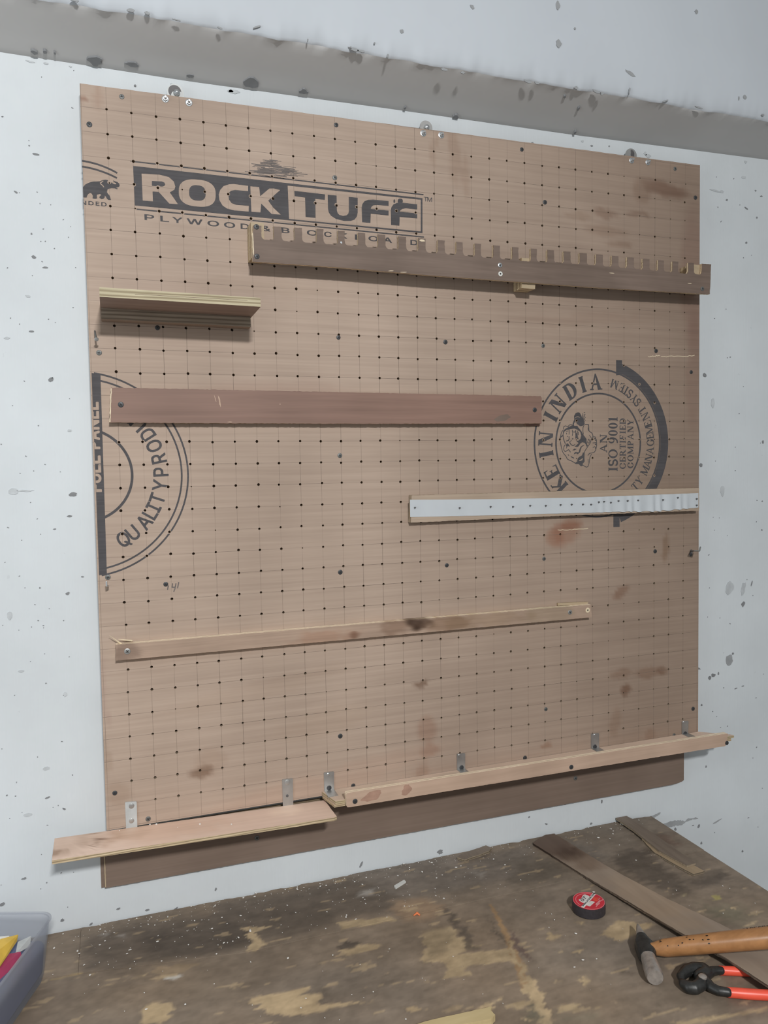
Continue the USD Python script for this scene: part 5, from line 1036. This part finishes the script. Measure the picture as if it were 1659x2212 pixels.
# pincers --------------------------------------------------------------
pin = thing('pincers', 'black steel pincers with bright red grips, lying on the bench beside the hammer', 'pincers', (.80, -.46, ZB))
PZ = ZB + .0098
def on_bench(pts, z): return [np.array(on_z(1100 + x * kb, 1740 + y * kb, z)) for x, y in pts]
def bar_chain(pts, radii, z, flat=1.0, n=14): return chain([np.array(p) for p in on_bench(pts, z)], radii, n)
jaw1 = bar_chain([(1225, 1095), (1265, 1068), (1240, 1048), (1185, 1045), (1135, 1062), (1100, 1095), (1105, 1120)], [.0095, .0092, .0092, .0092, .0084, .0064, .0038], PZ)
jaw2 = bar_chain([(1240, 1110), (1225, 1150), (1190, 1170), (1150, 1165), (1118, 1145), (1103, 1125)], [.0095, .0092, .0090, .0084, .0066, .0038], PZ)
arm1 = bar_chain([(1225, 1115), (1262, 1085), (1300, 1063), (1330, 1058), (1358, 1058)], [.0085, .0082, .0070, .0062, .0058], PZ - .0015)
arm2 = bar_chain([(1235, 1095), (1262, 1130), (1295, 1165), (1345, 1188), (1402, 1197)], [.0085, .0080, .0070, .0064, .0062], PZ - .0010)
obj('jaw', jaw1, 'steel_black', pin, smooth=40); obj('jaw', jaw2, 'steel_black', pin, smooth=40)
obj('arm', arm1, 'steel_black', pin, smooth=40); obj('arm', arm2, 'steel_black', pin, smooth=40)
rv = on_bench([(1240, 1095)], PZ + .009)[0]
obj('rivet', lathe([(0, -.002), (.006, -.002), (.006, .0006), (.004, .0022), (0, .0026)], rv, (0, 0, 1), 18), 'steel_worn', pin, smooth=40)
obj('grip', bar_chain([(1358, 1058), (1450, 1062), (1560, 1068), (1640, 1072)], [.0066, .0068, .0066, .0060], ZB + .0068, n=20), 'red_grip', pin, smooth=50)
obj('grip', bar_chain([(1410, 1198), (1530, 1208), (1659, 1216), (1800, 1222), (1950, 1215)], [.0070, .0073, .0073, .0072, .0060], ZB + .0074, n=20), 'red_grip', pin, smooth=50)

# tub ------------------------------------------------------------------
ub = np.array([-.342, -.940]); vb = np.array([-.940, .342])
corner = np.array([-.1300, -.0830])                # back right corner of the base
tub = thing('plastic_tub', 'cloudy clear plastic tub holding packets, on the bench at the left edge of the picture', 'tub', (corner[0] - .12, corner[1] - .05, ZB))
TH = .092
def tub_ring(o, z, grow, n=8, w=.27, d=.19, r=.022):
    s = sbox(0, 0, d, w).buffer(grow).buffer(-r).buffer(r, n) if False else sbox(-grow + r, -grow + r, d + grow - r, w + grow - r).buffer(r, n)
    return np.array([np.append(corner + ub * a + vb * b, z) for a, b in np.array(s.exterior.coords)[:-1]])
def loft(rings, close=True):
    v = np.vstack(rings); n = len(rings[0]); i = np.arange(n); j = (i + 1) % n
    f = np.concatenate([np.c_[r * n + i, r * n + j, (r + 1) * n + j, (r + 1) * n + i] for r in range(len(rings) - 1)])
    m = trimesh.Trimesh(v, tri(f), process=False); return m
shell = loft([tub_ring(0, ZB + .0006, -.004), tub_ring(0, ZB + .012, -.001), tub_ring(0, ZB + TH, .007), tub_ring(0, ZB + TH, .0052), tub_ring(0, ZB + .012, -.0028), tub_ring(0, ZB + .003, -.005)])
bot = trimesh.creation.extrude_polygon(Polygon(tub_ring(0, 0, -.004)[:, :2]), .0015); bot.apply_translation([0, 0, ZB + .0006])
obj('wall', shell, 'tub_plastic', tub, smooth=35); obj('base', bot, 'tub_plastic', tub)
rimm = loft([tub_ring(0, ZB + TH - .002, .007), tub_ring(0, ZB + TH - .001, .0092), tub_ring(0, ZB + TH + .0012, .0092), tub_ring(0, ZB + TH + .002, .007), tub_ring(0, ZB + TH, .0052)])
obj('rim', rimm, 'tub_plastic', tub, smooth=50)
def local(a, b, z): return np.append(corner + ub * a + vb * b, ZB + z)
cloth = m3.Manifold.batch_hull([ball(local(a, b, z), .008, 12) for a, b, z in ((.015, .014, .012), (.015, .14, .012), (.172, .014, .012), (.172, .14, .012), (.015, .010, .052), (.022, .13, .05), (.172, .010, .060), (.16, .13, .056))])
tag(obj('cloth_bundle', cloth.refine_to_length(.01), 'blue_cloth', smooth=60), 'dark blue bundle seen through the side of the plastic tub', 'cloth')
def sheet(name, label, cat_, pts, th, mat_):
    p = np.array(pts); n = np.cross(p[1] - p[0], p[2] - p[0]); n /= np.linalg.norm(n)
    tag(obj(name, m3.Manifold.batch_hull([ball(q_ + s * n * th / 2, .0012, 8) for q_ in p for s in (-1, 1)]), mat_), label, cat_)
sheet('yellow_packet', 'bright yellow flat packet leaning inside the plastic tub', 'packet', [on_y(2, 2030, -.13), on_y(37, 2021, -.12), on_y(34, 2034, -.125), on_y(-30, 2130, -.20), on_y(-60, 2100, -.20)], .002, 'yellow_card')
sheet('magenta_packet', 'dark pink packet beside the yellow one inside the plastic tub', 'packet', [on_y(20, 2062, -.135), on_y(42, 2058, -.13), on_y(44, 2066, -.132), on_y(-10, 2140, -.19), on_y(-30, 2120, -.19)], .004, 'magenta_card')
sheet('white_packet', 'white paper packet behind the yellow one inside the plastic tub', 'packet', [on_y(-30, 2028, -.125), on_y(18, 2024, -.115), on_y(0, 2060, -.14), on_y(-40, 2060, -.14)], .002, 'paper_warm')
sheet('silver_packet', 'crumpled silvery wrapper near the back of the plastic tub', 'wrapper', [on_y(40, 2036, -.105), on_y(66, 2024, -.10), on_y(63, 2044, -.11), on_y(35, 2060, -.13)], .0015, 'plate_pale')
